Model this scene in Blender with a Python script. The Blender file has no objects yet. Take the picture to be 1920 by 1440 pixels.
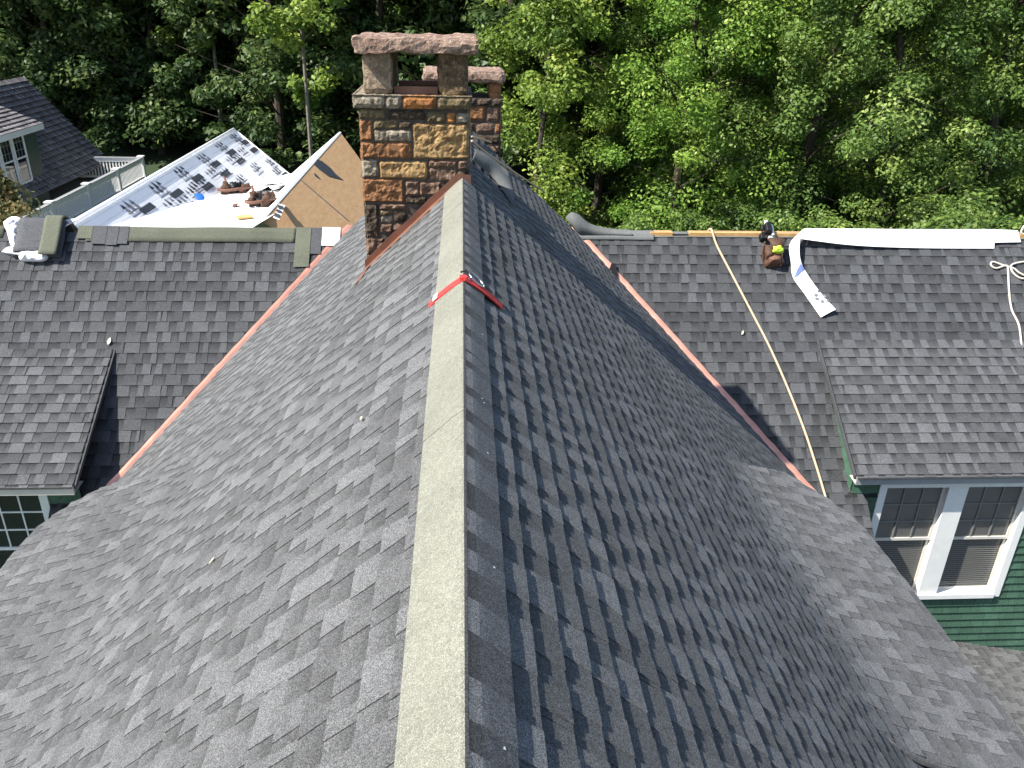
import bpy, math, random
import numpy as np
from mathutils import Vector, Matrix, noise

# ------------------------------------------------------------------ camera, sky, sun, exposure
sc = bpy.context.scene
C = sc.collection
F, CX, CY = 1520.0, 960.0, 720.0                      # lens in pixels of the 1920 wide photograph
def _n(v): return v / np.linalg.norm(v)
_down = _n(np.array([882 - CX, 3911 - CY, F]))        # vertical vanishing point
_fwd = np.array([866 - CX, -7 - CY, F]); _fwd = _n(_fwd); _fwd = _n(_fwd - _down * _down.dot(_fwd))
_right = np.cross(_down, _fwd)
RM = np.array([_right, _fwd, -_down])                 # camera space -> world, camera at the origin

cam = bpy.data.cameras.new('camera'); camo = bpy.data.objects.new('camera', cam); C.objects.link(camo)
cam.sensor_width = 36; cam.lens = 36 * F / 1920; cam.clip_start = 0.05; cam.clip_end = 600
camo.matrix_world = Matrix(((RM[0, 0], -RM[0, 1], -RM[0, 2], 0), (RM[1, 0], -RM[1, 1], -RM[1, 2], 0),
                            (RM[2, 0], -RM[2, 1], -RM[2, 2], 0), (0, 0, 0, 1)))
sc.camera = camo

SUN = Vector((-1, -0.33, 1.20)).normalized()          # towards the sun
world = bpy.data.worlds.new('World'); sc.world = world; world.use_nodes = True
wn = world.node_tree
sky = wn.nodes.new('ShaderNodeTexSky'); sky.sky_type = 'NISHITA'; sky.sun_disc = False
sky.sun_elevation = math.asin(SUN.z); sky.sun_rotation = math.atan2(SUN.x, SUN.y) % (2 * math.pi)
wn.nodes['Background'].inputs['Strength'].default_value = 0.11
wn.links.new(sky.outputs[0], wn.nodes['Background'].inputs['Color'])
sl = bpy.data.lights.new('sun', 'SUN'); sl.energy = 5.0; sl.angle = math.radians(0.55); sl.color = (1.0, 0.955, 0.88)
so = bpy.data.objects.new('sun', sl); C.objects.link(so); so.rotation_euler = SUN.to_track_quat('Z', 'Y').to_euler()
so.location = SUN * 60
sc.view_settings.view_transform = 'Standard'; sc.view_settings.look = 'None'
sc.view_settings.exposure = 1.0; sc.view_settings.gamma = 1.0
sc.cycles.max_bounces = 6; sc.cycles.diffuse_bounces = 3; sc.cycles.glossy_bounces = 3
sc.cycles.transmission_bounces = 4; sc.cycles.transparent_max_bounces = 6

# ------------------------------------------------------------------ measuring: a pixel of the photo onto a known plane
def hit(px, py, n, d):
    r = RM @ np.array([px - CX, py - CY, F]); n = np.array(n, float)
    return Vector(r * (d / n.dot(r)))
T, HM = 0.935, 1.5            # main roof: pitch, drop of the ridge below the eye
YR, ZR, S = 11.3, -3.0, 0.93  # wings: ridge line and pitch
CT = 1 / math.hypot(1, T); ST = T * CT
CS = 1 / math.hypot(1, S); SS = S * CS
def on_right(px, py): return hit(px, py, (T, 0, 1), -HM)
def on_left(px, py): return hit(px, py, (-T, 0, 1), -HM)
NW = Vector((0, -SS, CS))     # normal of the wing slopes
def on_wing(px, py, h=0.0):   # h above the wing slope
    return hit(px, py, (0, -S, 1), ZR - S * YR + h / CS)
def on_y(px, py, y): return hit(px, py, (0, 1, 0), y)
def on_x(px, py, x): return hit(px, py, (1, 0, 0), x)
def on_z(px, py, z): return hit(px, py, (0, 0, 1), z)

# ------------------------------------------------------------------ materials
def mat(name):
    m = bpy.data.materials.new(name); m.use_nodes = True
    return m, m.node_tree, m.node_tree.nodes['Principled BSDF']
def node(nt, t, **kw):
    n = nt.nodes.new(t)
    for k, v in kw.items():
        if k in n.inputs: n.inputs[k].default_value = v
        else: setattr(n, k, v)
    return n
def coords(nt):
    return node(nt, 'ShaderNodeTexCoord').outputs['Object']
def math_n(nt, op, a, b=None):
    n = node(nt, 'ShaderNodeMath', operation=op)
    for i, x in enumerate((a, b)):
        if x is None: continue
        if isinstance(x, (int, float)): n.inputs[i].default_value = x
        else: nt.links.new(x, n.inputs[i])
    return n.outputs[0]
def mapr(nt, v, a, b, c, d):
    n = node(nt, 'ShaderNodeMapRange'); nt.links.new(v, n.inputs[0])
    for i, x in enumerate((a, b, c, d)): n.inputs[i + 1].default_value = x
    return n.outputs[0]
def mixc(nt, f, a, b, mode='MIX'):
    n = node(nt, 'ShaderNodeMix', data_type='RGBA', blend_type=mode)
    for i, x in ((0, f), (6, a), (7, b)):
        if isinstance(x, (int, float)): n.inputs[i].default_value = x
        elif isinstance(x, tuple): n.inputs[i].default_value = (*x, 1)
        else: nt.links.new(x, n.inputs[i])
    return n.outputs[2]
def bump(nt, h, strength, dist, bs):
    b = node(nt, 'ShaderNodeBump'); b.inputs['Strength'].default_value = strength; b.inputs['Distance'].default_value = dist
    nt.links.new(h, b.inputs['Height']); nt.links.new(b.outputs[0], bs.inputs['Normal'])
def plain(name, col, rough=0.6, var=0.12, scale=8.0, metal=0.0, spec=0.3, bmp=0.0):
    m, nt, bs = mat(name)
    v = node(nt, 'ShaderNodeTexNoise', Scale=scale, Detail=5.0); nt.links.new(coords(nt), v.inputs[0])
    f = mapr(nt, v.outputs[0], 0.25, 0.75, 1 - var, 1 + var)
    c = mixc(nt, 1.0, col, (1, 1, 1), 'MULTIPLY'); n = c.node
    nt.links.new(f, n.inputs[7])
    nt.links.new(c, bs.inputs['Base Color'])
    bs.inputs['Roughness'].default_value = rough; bs.inputs['Metallic'].default_value = metal
    bs.inputs['Specular IOR Level'].default_value = spec
    if bmp: bump(nt, v.outputs[0], bmp, 0.01, bs)
    return m
def granules(name, col, grain=0.58, tint=(0.97, 1.0, 1.03), rough=0.92, gscale=400.0):
    """Mineral granule surface; the corner attribute 'tone' carries the shingle blend."""
    m, nt, bs = mat(name); co = coords(nt)
    at = node(nt, 'ShaderNodeAttribute', attribute_name='tone')
    vo = node(nt, 'ShaderNodeTexVoronoi', Scale=gscale); nt.links.new(co, vo.inputs[0])
    sp = node(nt, 'ShaderNodeSeparateColor'); nt.links.new(vo.outputs['Color'], sp.inputs[0])
    g = mapr(nt, math_n(nt, 'POWER', sp.outputs[0], 1.6), 0, 1, 1 - grain, 1 + 1.25 * grain)
    n2 = node(nt, 'ShaderNodeTexNoise', Scale=2.3, Detail=4.0); nt.links.new(co, n2.inputs[0])
    w = mapr(nt, n2.outputs[0], 0.3, 0.7, 0.88, 1.12)
    n3 = node(nt, 'ShaderNodeTexNoise', Scale=38.0, Detail=3.0); nt.links.new(co, n3.inputs[0])
    w3 = mapr(nt, n3.outputs[0], 0.3, 0.7, 0.90, 1.10)
    val = math_n(nt, 'MULTIPLY', math_n(nt, 'MULTIPLY', at.outputs['Fac'], g), math_n(nt, 'MULTIPLY', w, w3))
    cc = mixc(nt, sp.outputs[1], col, tuple(a * b for a, b in zip(col, tint)))
    out = mixc(nt, 1.0, cc, (1, 1, 1), 'MULTIPLY'); nt.links.new(val, out.node.inputs[7])
    nt.links.new(out, bs.inputs['Base Color'])
    bs.inputs['Roughness'].default_value = rough; bs.inputs['Specular IOR Level'].default_value = 0.25
    bump(nt, sp.outputs[2], 0.35, 0.002, bs)
    return m
def stone(name, a, b, c):
    m, nt, bs = mat(name); co = coords(nt)
    n1 = node(nt, 'ShaderNodeTexNoise', Scale=9.0, Detail=8.0, Roughness=0.65); nt.links.new(co, n1.inputs[0])
    n2 = node(nt, 'ShaderNodeTexNoise', Scale=34.0, Detail=6.0, Roughness=0.7); nt.links.new(co, n2.inputs[0])
    x = mixc(nt, mapr(nt, n1.outputs[0], 0.38, 0.62, 0, 1), a, b)
    y = mixc(nt, mapr(nt, n2.outputs[0], 0.52, 0.70, 0, 0.8), x, c)
    n3 = node(nt, 'ShaderNodeTexNoise', Scale=17.0, Detail=7.0, Roughness=0.7); nt.links.new(co, n3.inputs[0])
    y = mixc(nt, mapr(nt, n3.outputs[0], 0.42, 0.55, 0.5, 0.0), y, tuple(k * .35 for k in b))
    nt.links.new(y, bs.inputs['Base Color']); bs.inputs['Roughness'].default_value = 0.9
    bs.inputs['Specular IOR Level'].default_value = 0.2
    bump(nt, n2.outputs[0], 0.9, 0.03, bs)
    return m
M = {}
M['main'] = granules('main_shingle', (0.117, 0.1165, 0.1165))
M['wing'] = granules('wing_shingle', (0.073, 0.0745, 0.078))  # main-roof shingle darkened: view-dependent shading of these slopes put into the colour
M['dorm'] = granules('dormer_shingle', (0.090, 0.091, 0.094))
M['flare'] = granules('flare_shingle', (0.130, 0.129, 0.1285))
M['low'] = granules('weathered_shingle', (0.124, 0.1235, 0.121))
M['tan'] = granules('tan_granules', (0.200, 0.203, 0.170), grain=0.34, tint=(1.0, 0.97, 0.93))
M['olive'] = granules('olive_felt', (0.105, 0.11, 0.08), grain=0.25)
M['felt'] = granules('grey_felt', (0.15, 0.155, 0.15), grain=0.2)
M['black_shingle'] = granules('black_shingle', (0.012, 0.012, 0.014), grain=0.3)
M['old'] = granules('old_shingle', (0.185, 0.17, 0.172), grain=0.25)
M['green'] = granules('green_siding', (0.062, 0.128, 0.085), grain=0.08, tint=(1, 1, 1), rough=0.6, gscale=40)
M['green_dark'] = plain('green_paint', (0.03, 0.065, 0.05), 0.5)
M['white'] = plain('white_paint', (0.82, 0.82, 0.79), 0.45, 0.05)
M['cream'] = plain('cream_paint', (0.62, 0.59, 0.52), 0.5, 0.06)
M['greytrim'] = plain('grey_trim', (0.30, 0.31, 0.32), 0.5, 0.08)
M['copper'] = plain('copper', (0.66, 0.33, 0.245), 0.32, 0.22, 5.0, metal=0.5, bmp=0.25)
M['copper_old'] = plain('dull_copper', (0.26, 0.13, 0.09), 0.5, 0.25, 6.0, metal=0.5, bmp=0.1)
M['mortar'] = plain('mortar', (0.075, 0.06, 0.05), 0.95, 0.4, 30.0, bmp=0.4)
M['membrane'] = plain('white_membrane', (0.86, 0.86, 0.85), 0.45, 0.04, 2.0)
M['plastic'] = plain('white_plastic', (0.84, 0.83, 0.85), 0.4, 0.05, 5.0)
M['print'] = plain('dark_print', (0.045, 0.05, 0.06), 0.6, 0.2, 20.0)
M['print_soft'] = plain('grey_print', (0.17, 0.175, 0.20), 0.6, 0.2, 20.0)
M['bluefilm'] = plain('blue_film', (0.17, 0.23, 0.44), 0.4, 0.15, 30.0)
M['rope'] = plain('hemp_rope', (0.52, 0.40, 0.27), 0.85, 0.2, 60.0)
M['rope_grey'] = plain('grey_rope', (0.55, 0.50, 0.43), 0.85, 0.2, 60.0)
M['red'] = plain('red_webbing', (0.62, 0.05, 0.045), 0.5, 0.15, 40.0)
M['steel'] = plain('steel', (0.6, 0.6, 0.6), 0.3, 0.1, 10.0, metal=1.0)
M['leather'] = plain('brown_leather', (0.085, 0.045, 0.028), 0.7, 0.35, 25.0, bmp=0.3)
M['leather_red'] = plain('red_brown_leather', (0.16, 0.075, 0.05), 0.6, 0.25, 25.0)
M['black'] = plain('black_rubber', (0.012, 0.012, 0.014), 0.45, 0.2, 15.0)
M['silver'] = plain('silver_plastic', (0.45, 0.47, 0.48), 0.35, 0.1, 10.0)
M['lime'] = plain('lime_cloth', (0.45, 0.62, 0.06), 0.7, 0.2, 30.0)
M['bluecap'] = plain('blue_plastic', (0.015, 0.11, 0.45), 0.4, 0.05)
M['glass'] = plain('window_glass', (0.018, 0.022, 0.026), 0.04, 0.3, 2.0, spec=0.7)
M['screen'] = plain('screened_glass', (0.125, 0.125, 0.118), 0.15, 0.15, 3.0, spec=0.6)
M['muntin'] = plain('grey_muntin', (0.19, 0.19, 0.18), 0.5, 0.05)
M['blind'] = plain('pale_blind', (0.155, 0.155, 0.145), 0.6, 0.05)
M['deck'] = plain('deck_boards', (0.20, 0.20, 0.205), 0.7, 0.12, 4.0)
M['bark'] = plain('bark', (0.06, 0.047, 0.036), 0.95, 0.4, 9.0, bmp=0.6)
M['bark_pale'] = plain('pale_bark', (0.20, 0.175, 0.14), 0.95, 0.35, 9.0, bmp=0.4)
M['wood'] = plain('raw_wood', (0.60, 0.36, 0.14), 0.75, 0.18, 14.0)
M['leafdry'] = plain('dry_leaf', (0.50, 0.46, 0.30), 0.7, 0.2, 30.0)
M['leafgreen'] = plain('pale_green_leaf', (0.42, 0.55, 0.15), 0.6, 0.2, 30.0)
M['s_ochre'] = stone('ochre_stone', (0.45, 0.29, 0.125), (0.27, 0.16, 0.07), (0.50, 0.40, 0.25))
M['s_rust'] = stone('rust_stone', (0.36, 0.175, 0.08), (0.22, 0.11, 0.055), (0.40, 0.20, 0.08))
M['s_grey'] = stone('grey_stone', (0.38, 0.32, 0.24), (0.20, 0.165, 0.12), (0.50, 0.46, 0.38))
M['s_dark'] = stone('dark_stone', (0.10, 0.072, 0.05), (0.055, 0.042, 0.034), (0.22, 0.16, 0.10))
M['s_red'] = stone('red_grey_stone', (0.25, 0.155, 0.105), (0.14, 0.085, 0.06), (0.40, 0.31, 0.25))
M['s_olive'] = stone('olive_stone', (0.22, 0.165, 0.085), (0.12, 0.09, 0.055), (0.34, 0.28, 0.16))
M['s_orange'] = stone('orange_stone', (0.50, 0.22, 0.06), (0.36, 0.14, 0.05), (0.50, 0.36, 0.20))
M['s_post'] = stone('post_stone', (0.38, 0.29, 0.20), (0.27, 0.19, 0.13), (0.48, 0.42, 0.34))
M['s_post_dark'] = stone('lichen_post_stone', (0.24, 0.165, 0.085), (0.11, 0.07, 0.05), (0.36, 0.28, 0.16))
M['s_cap'] = stone('cap_stone', (0.42, 0.29, 0.22), (0.24, 0.15, 0.11), (0.54, 0.47, 0.40))

def ply_mat():
    m, nt, bs = mat('plywood'); co = coords(nt)
    mp = node(nt, 'ShaderNodeMapping'); mp.inputs['Scale'].default_value = (6, 1.2, 6); nt.links.new(co, mp.inputs[0])
    a = node(nt, 'ShaderNodeTexNoise', Scale=2.0, Detail=7.0, Roughness=0.65); nt.links.new(mp.outputs[0], a.inputs[0])
    b = node(nt, 'ShaderNodeTexNoise', Scale=5.0, Detail=3.0); nt.links.new(co, b.inputs[0])
    x = mixc(nt, mapr(nt, a.outputs[0], 0.3, 0.7, 0, 1), (0.44, 0.255, 0.115), (0.57, 0.36, 0.185))
    y = mixc(nt, mapr(nt, b.outputs[0], 0.68, 0.74, 0, 0.55), x, (0.25, 0.12, 0.05))
    nt.links.new(y, bs.inputs['Base Color']); bs.inputs['Roughness'].default_value = 0.75
    return m
M['ply'] = ply_mat()
def wrap_mat():
    """printed underlayment: white with fine pale grey ruling along the roll"""
    m, nt, bs = mat('printed_membrane'); co = coords(nt)
    sp = node(nt, 'ShaderNodeSeparateXYZ'); nt.links.new(co, sp.inputs[0])
    fr = math_n(nt, 'FRACT', math_n(nt, 'MULTIPLY', sp.outputs[0], 8.5))
    ln = mapr(nt, fr, 0.0, 0.16, 1.0, 0.0)
    nz = node(nt, 'ShaderNodeTexNoise', Scale=1.6, Detail=4.0); nt.links.new(co, nz.inputs[0])
    k = math_n(nt, 'MULTIPLY', ln, mapr(nt, nz.outputs[0], 0.35, 0.6, 0.2, 0.8))
    x = mixc(nt, k, (0.82, 0.82, 0.83), (0.42, 0.44, 0.50))
    nt.links.new(x, bs.inputs['Base Color']); bs.inputs['Roughness'].default_value = 0.5
    bump(nt, nz.outputs[0], 0.3, 0.02, bs)
    return m
M['wrap'] = wrap_mat()
def leaf_mat(name, dark, mid, light, trans=0.40):
    m = bpy.data.materials.new(name); m.use_nodes = True; nt = m.node_tree; nt.nodes.clear()
    out = node(nt, 'ShaderNodeOutputMaterial')
    at = node(nt, 'ShaderNodeAttribute', attribute_name='tone')
    ob = node(nt, 'ShaderNodeObjectInfo')
    f = math_n(nt, 'ADD', at.outputs['Fac'], mapr(nt, ob.outputs['Random'], 0, 1, -0.13, 0.13))
    x = mixc(nt, mapr(nt, f, 0.0, 0.55, 0, 1), dark, mid)
    y = mixc(nt, mapr(nt, f, 0.55, 1.0, 0, 1), x, light)
    d = node(nt, 'ShaderNodeBsdfPrincipled', Roughness=0.5); d.inputs['Specular IOR Level'].default_value = 0.35
    t = node(nt, 'ShaderNodeBsdfTranslucent'); mx = node(nt, 'ShaderNodeMixShader'); mx.inputs[0].default_value = trans
    nt.links.new(y, d.inputs['Base Color']); nt.links.new(y, t.inputs['Color'])
    nt.links.new(d.outputs[0], mx.inputs[1]); nt.links.new(t.outputs[0], mx.inputs[2]); nt.links.new(mx.outputs[0], out.inputs[0])
    return m
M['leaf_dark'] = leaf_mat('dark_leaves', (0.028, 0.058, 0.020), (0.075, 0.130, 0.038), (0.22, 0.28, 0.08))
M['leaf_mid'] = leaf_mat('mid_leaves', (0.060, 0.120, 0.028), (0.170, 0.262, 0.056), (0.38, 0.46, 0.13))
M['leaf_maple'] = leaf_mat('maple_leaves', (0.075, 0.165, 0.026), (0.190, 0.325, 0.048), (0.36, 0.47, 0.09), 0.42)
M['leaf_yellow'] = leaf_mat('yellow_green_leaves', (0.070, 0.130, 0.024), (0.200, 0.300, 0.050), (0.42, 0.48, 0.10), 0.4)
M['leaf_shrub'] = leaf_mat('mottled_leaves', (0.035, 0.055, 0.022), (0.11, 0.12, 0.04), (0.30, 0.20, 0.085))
def floor_mat():
    m, nt, bs = mat('leaf_litter'); co = coords(nt)
    a = node(nt, 'ShaderNodeTexNoise', Scale=0.5, Detail=8.0, Roughness=0.7); nt.links.new(co, a.inputs[0])
    b = node(nt, 'ShaderNodeTexVoronoi', Scale=9.0); nt.links.new(co, b.inputs[0])
    x = mixc(nt, mapr(nt, a.outputs[0], 0.35, 0.65, 0, 1), (0.075, 0.045, 0.028), (0.15, 0.085, 0.048))
    y = mixc(nt, mapr(nt, b.outputs['Distance'], 0.0, 0.5, 0.5, 0.0), x, (0.05, 0.06, 0.025))
    sp = node(nt, 'ShaderNodeSeparateXYZ'); nt.links.new(co, sp.inputs[0])
    y = mixc(nt, mapr(nt, sp.outputs[1], 16, 26, 1, 0), y, (0.022, 0.042, 0.012))
    nt.links.new(y, bs.inputs['Base Color']); bs.inputs['Roughness'].default_value = 0.95
    return m
M['litter'] = floor_mat()

# ------------------------------------------------------------------ mesh helpers
class MB:
    def __init__(self): self.v = []; self.f = []; self.m = []; self.t = []
    def poly(self, pts, tones=1.0, mi=0):
        b = len(self.v); self.v.extend(tuple(p) for p in pts); self.f.append(tuple(range(b, b + len(pts)))); self.m.append(mi)
        self.t.extend(tones if isinstance(tones, (list, tuple)) else [tones] * len(pts))
    def faces(self, verts, faces, tone=1.0, mi=0):
        b = len(self.v); self.v.extend(tuple(p) for p in verts)
        for f in faces:
            self.f.append(tuple(b + i for i in f)); self.m.append(mi); self.t.extend([tone] * len(f))
    def box(self, x0, x1, y0, y1, z0, z1, mi=0, fn=None, tone=1.0):
        p = [(x, y, z) for z in (z0, z1) for y in (y0, y1) for x in (x0, x1)]
        if fn: p = [fn(*q) for q in p]
        self.faces(p, [(0, 2, 3, 1), (4, 5, 7, 6), (0, 1, 5, 4), (2, 6, 7, 3), (0, 4, 6, 2), (1, 3, 7, 5)], tone, mi)
    def tube(self, pts, r, sides=8, mi=0, tone=1.0):
        pts = [Vector(p) for p in pts]; n = len(pts); rs = r if isinstance(r, (list, tuple)) else [r] * n
        vs = []; fs = []; a = None
        for i, p in enumerate(pts):
            t = (pts[min(i + 1, n - 1)] - pts[max(i - 1, 0)]).normalized()
            if a is None: a = t.orthogonal().normalized()
            a = (a - t * a.dot(t)).normalized(); b = t.cross(a)
            for k in range(sides):
                w = 2 * math.pi * k / sides; vs.append(p + (a * math.cos(w) + b * math.sin(w)) * rs[i])
        for i in range(n - 1):
            for k in range(sides):
                j = (k + 1) % sides; fs.append((i * sides + k, i * sides + j, (i + 1) * sides + j, (i + 1) * sides + k))
        fs.append(tuple(range(sides))[::-1]); fs.append(tuple((n - 1) * sides + k for k in range(sides)))
        self.faces(vs, fs, tone, mi)
    def grid(self, rows, mi=0, tone=1.0, closed=False):
        nr, nc = len(rows), len(rows[0]); vs = [p for r in rows for p in r]; fs = []
        for i in range(nr - 1):
            for j in range(nc - 1): fs.append((i * nc + j, i * nc + j + 1, (i + 1) * nc + j + 1, (i + 1) * nc + j))
            if closed: fs.append((i * nc + nc - 1, i * nc, (i + 1) * nc, (i + 1) * nc + nc - 1))
        self.faces(vs, fs, tone, mi)
    def build(self, name, mats, parent=None, smooth=False):
        mats = mats if isinstance(mats, (list, tuple)) else [mats]
        o = Vector((0, 0, 0))
        if parent is None and self.v:
            a = np.array(self.v); lo, hi = a.min(0), a.max(0); o = Vector(((lo[0] + hi[0]) / 2, (lo[1] + hi[1]) / 2, lo[2]))
        me = bpy.data.meshes.new(name)
        me.from_pydata([tuple(Vector(p) - o) for p in self.v], [], self.f)
        for k in mats: me.materials.append(M[k] if isinstance(k, str) else k)
        me.polygons.foreach_set('material_index', self.m)
        at = me.attributes.new('tone', 'FLOAT', 'CORNER'); at.data.foreach_set('value', self.t)
        if smooth: me.polygons.foreach_set('use_smooth', [True] * len(self.f))
        me.update()
        ob = bpy.data.objects.new(name, me); C.objects.link(ob); ob.location = o
        if parent is not None: attach(ob, parent)
        return ob
WORLD = {}
def attach(ob, parent):
    ob.parent = parent; ob.matrix_parent_inverse = Matrix.Translation(-WORLD.get(parent.name, Vector((0, 0, 0))))
def tag(o, label, cat, group=None, kind=None):
    o['label'] = label; o['category'] = cat
    if group: o['group'] = group
    if kind: o['kind'] = kind
    return o
def empty(name, loc, label, cat, group=None):
    o = bpy.data.objects.new(name, None); C.objects.link(o); o.location = loc; o.empty_display_size = 0.2
    WORLD[o.name] = Vector(loc); return tag(o, label, cat, group)
def solid(o, t, offset=-1.0):
    m = o.modifiers.new('thickness', 'SOLIDIFY'); m.thickness = t; m.offset = offset; return o
def nz(p, s=1.0): return noise.noise(Vector(p) * s)
def catmull(pts, n):
    pts = [Vector(p) for p in pts]; out = []
    for i in range(len(pts) - 1):
        p0 = pts[max(i - 1, 0)]; p1 = pts[i]; p2 = pts[i + 1]; p3 = pts[min(i + 2, len(pts) - 1)]
        for k in range(n):
            t = k / n
            out.append(0.5 * ((2 * p1) + (p2 - p0) * t + (2 * p0 - 5 * p1 + 4 * p2 - p3) * t * t + (3 * p1 - p0 - 3 * p2 + p3) * t ** 3))
    out.append(pts[-1]); return out

# ------------------------------------------------------------------ shingles as geometry
def clip(poly, halfs):
    """poly: [(u,d,tone)], halfs: [(a,b,c)] keep a*u+b*d<=c"""
    for a, b, c in halfs:
        if not poly: return poly
        out = []; n = len(poly)
        for i in range(n):
            p, q = poly[i], poly[(i + 1) % n]
            fp, fq = a * p[0] + b * p[1] - c, a * q[0] + b * q[1] - c
            if fp <= 0: out.append(p)
            if (fp < 0 < fq) or (fq < 0 < fp):
                t = fp / (fp - fq); out.append(tuple(p[k] + (q[k] - p[k]) * t for k in range(3)))
        poly = out
    return poly if len(poly) > 2 else []
def convex(pts):
    """half planes of a convex polygon [(u,d)]"""
    ar = sum(p[0] * q[1] - q[0] * p[1] for p, q in zip(pts, pts[1:] + pts[:1])); sg = 1 if ar > 0 else -1
    out = []
    for p, q in zip(pts, pts[1:] + pts[:1]):
        a, b = sg * (q[1] - p[1]), -sg * (q[0] - p[0]); out.append((a, b, a * p[0] + b * p[1]))
    return out
def shingles(P, u0, u1, d0, d1, halfs, seed, e=0.128, teeth=True, bt=0.0115, tt=0.0045, seg=(0.9, 1.05), contrast=1.0, mb=None, deck=True):
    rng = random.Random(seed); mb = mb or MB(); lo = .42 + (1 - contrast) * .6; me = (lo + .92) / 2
    def put(poly, h, drop):
        poly = clip(poly, halfs)
        if not poly: return
        top = [P(u, d, h(d)) for u, d, t in poly]; mb.poly(top, [t for u, d, t in poly])
        n = len(poly)
        for i in range(n):
            j = (i + 1) % n
            if abs(poly[i][1] - poly[j][1]) < 1e-6 and poly[i][1] < drop[0] + 1e-6: continue
            a, b = poly[i], poly[j]
            mb.poly([P(b[0], b[1], h(b[1])), P(a[0], a[1], h(a[1])), P(a[0], a[1], drop[1](a[1])), P(b[0], b[1], drop[1](b[1]))], [b[2] * .9, a[2] * .9, a[2] * .8, b[2] * .8])
    if deck:
        for i in range(int(math.ceil((d1 - d0) / e))):
            q = clip([(u0, d0 + i * e, .5), (u1, d0 + i * e, .5), (u1, min(d0 + i * e + e, d1), .5), (u0, min(d0 + i * e + e, d1), .5)], halfs)
            if q: mb.poly([P(u, d, 0.0) for u, d, t in q], 0.4)
    n = int(math.ceil((d1 - d0) / e))
    for i in range(n):
        da = d0 + i * e; db = min(da + e, d1 + .02)
        hb = lambda d, da=da: 0.001 + bt * (d - da) / e
        u = u0 - rng.random() * seg[1]
        while u < u1:
            w = rng.uniform(*seg); a, b = max(u + .002, u0), min(u + w - .002, u1)
            if b > a:
                if teeth:
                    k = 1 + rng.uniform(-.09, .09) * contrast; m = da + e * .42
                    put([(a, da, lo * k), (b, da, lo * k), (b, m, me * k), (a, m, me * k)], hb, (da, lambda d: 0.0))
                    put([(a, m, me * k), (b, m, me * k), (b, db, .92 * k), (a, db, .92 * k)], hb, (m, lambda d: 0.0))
                    v = a + rng.uniform(-.02, .09)
                    while v < b - .04:
                        tw = rng.choice((.08, .10, .12, .14, .17, .20)) * rng.uniform(.9, 1.1); tp = rng.uniform(0, .012)
                        if v + tw > b - .02: tw = b - v - .004
                        tn = rng.choice((.80, .95, 1.05, 1.15, 1.22)) * k
                        tn = 1 + (tn - 1) * contrast
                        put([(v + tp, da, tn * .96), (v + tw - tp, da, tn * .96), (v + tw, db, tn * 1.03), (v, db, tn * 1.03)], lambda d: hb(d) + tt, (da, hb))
                        v += tw + rng.choice((.07, .09, .11, .14)) * rng.uniform(.9, 1.1)
                else:
                    k = 1 + rng.uniform(-.14, .14) * contrast
                    put([(a, da, k * .9), (b, da, k * .9), (b, db, k), (a, db, k)], hb, (da, lambda d: 0.0))
            u += w
    return mb

# ------------------------------------------------------------------ terrain
def ground_z(x, y):
    t = max(0.0, y - 22) / 26; t = min(t, 1.0); t = t * t * (3 - 2 * t)
    z = -11 + 3.2 * t * (1.0 if x < 2 else max(0.45, 1 - (x - 2) * .05))
    z += max(0, y - 48) * 0.10
    return z + 0.25 * nz((x, y, 0), .15)
mb = MB(); xs = [-160, -110, -80] + list(range(-60, 61, 4)) + [80, 110, 160]; ys = [-60, -30, -10] + list(range(0, 101, 4)) + [130, 170, 220]
mb.grid([[(x, y, ground_z(x, y)) for x in xs] for y in ys])
g = mb.build('ground', 'litter', smooth=True); tag(g, 'brown leaf litter of the forest floor under the trees', 'ground', kind='structure')

# ------------------------------------------------------------------ the house
house = empty('house', (0, 6, -11), 'large grey shingled house in front, half re-roofed, with stone chimneys and green siding', 'house')

# main roof: two steep slopes
BRK = on_right(1500, 1080).x                          # where the flare starts
def P_main(s): return lambda u, d, h: (s * (d * CT + h * ST), u, -HM - d * ST + h * CT)
def main_halfs(off):                                   # u = y, d along the slope; rake at the far end, then the valley
    # valley: y = YR - (T*x - 1.5)/S with x = d*CT ; keep clear of it by off
    k = T * CT / S
    return [(1, 0, 11.28), (1, k, YR + 1.5 / S - off * math.hypot(1, k))]
for s in (-1, 1):
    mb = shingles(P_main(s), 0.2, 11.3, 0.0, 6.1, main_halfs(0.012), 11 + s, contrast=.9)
    r = mb.build('roof_slope', 'main', house)
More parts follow.
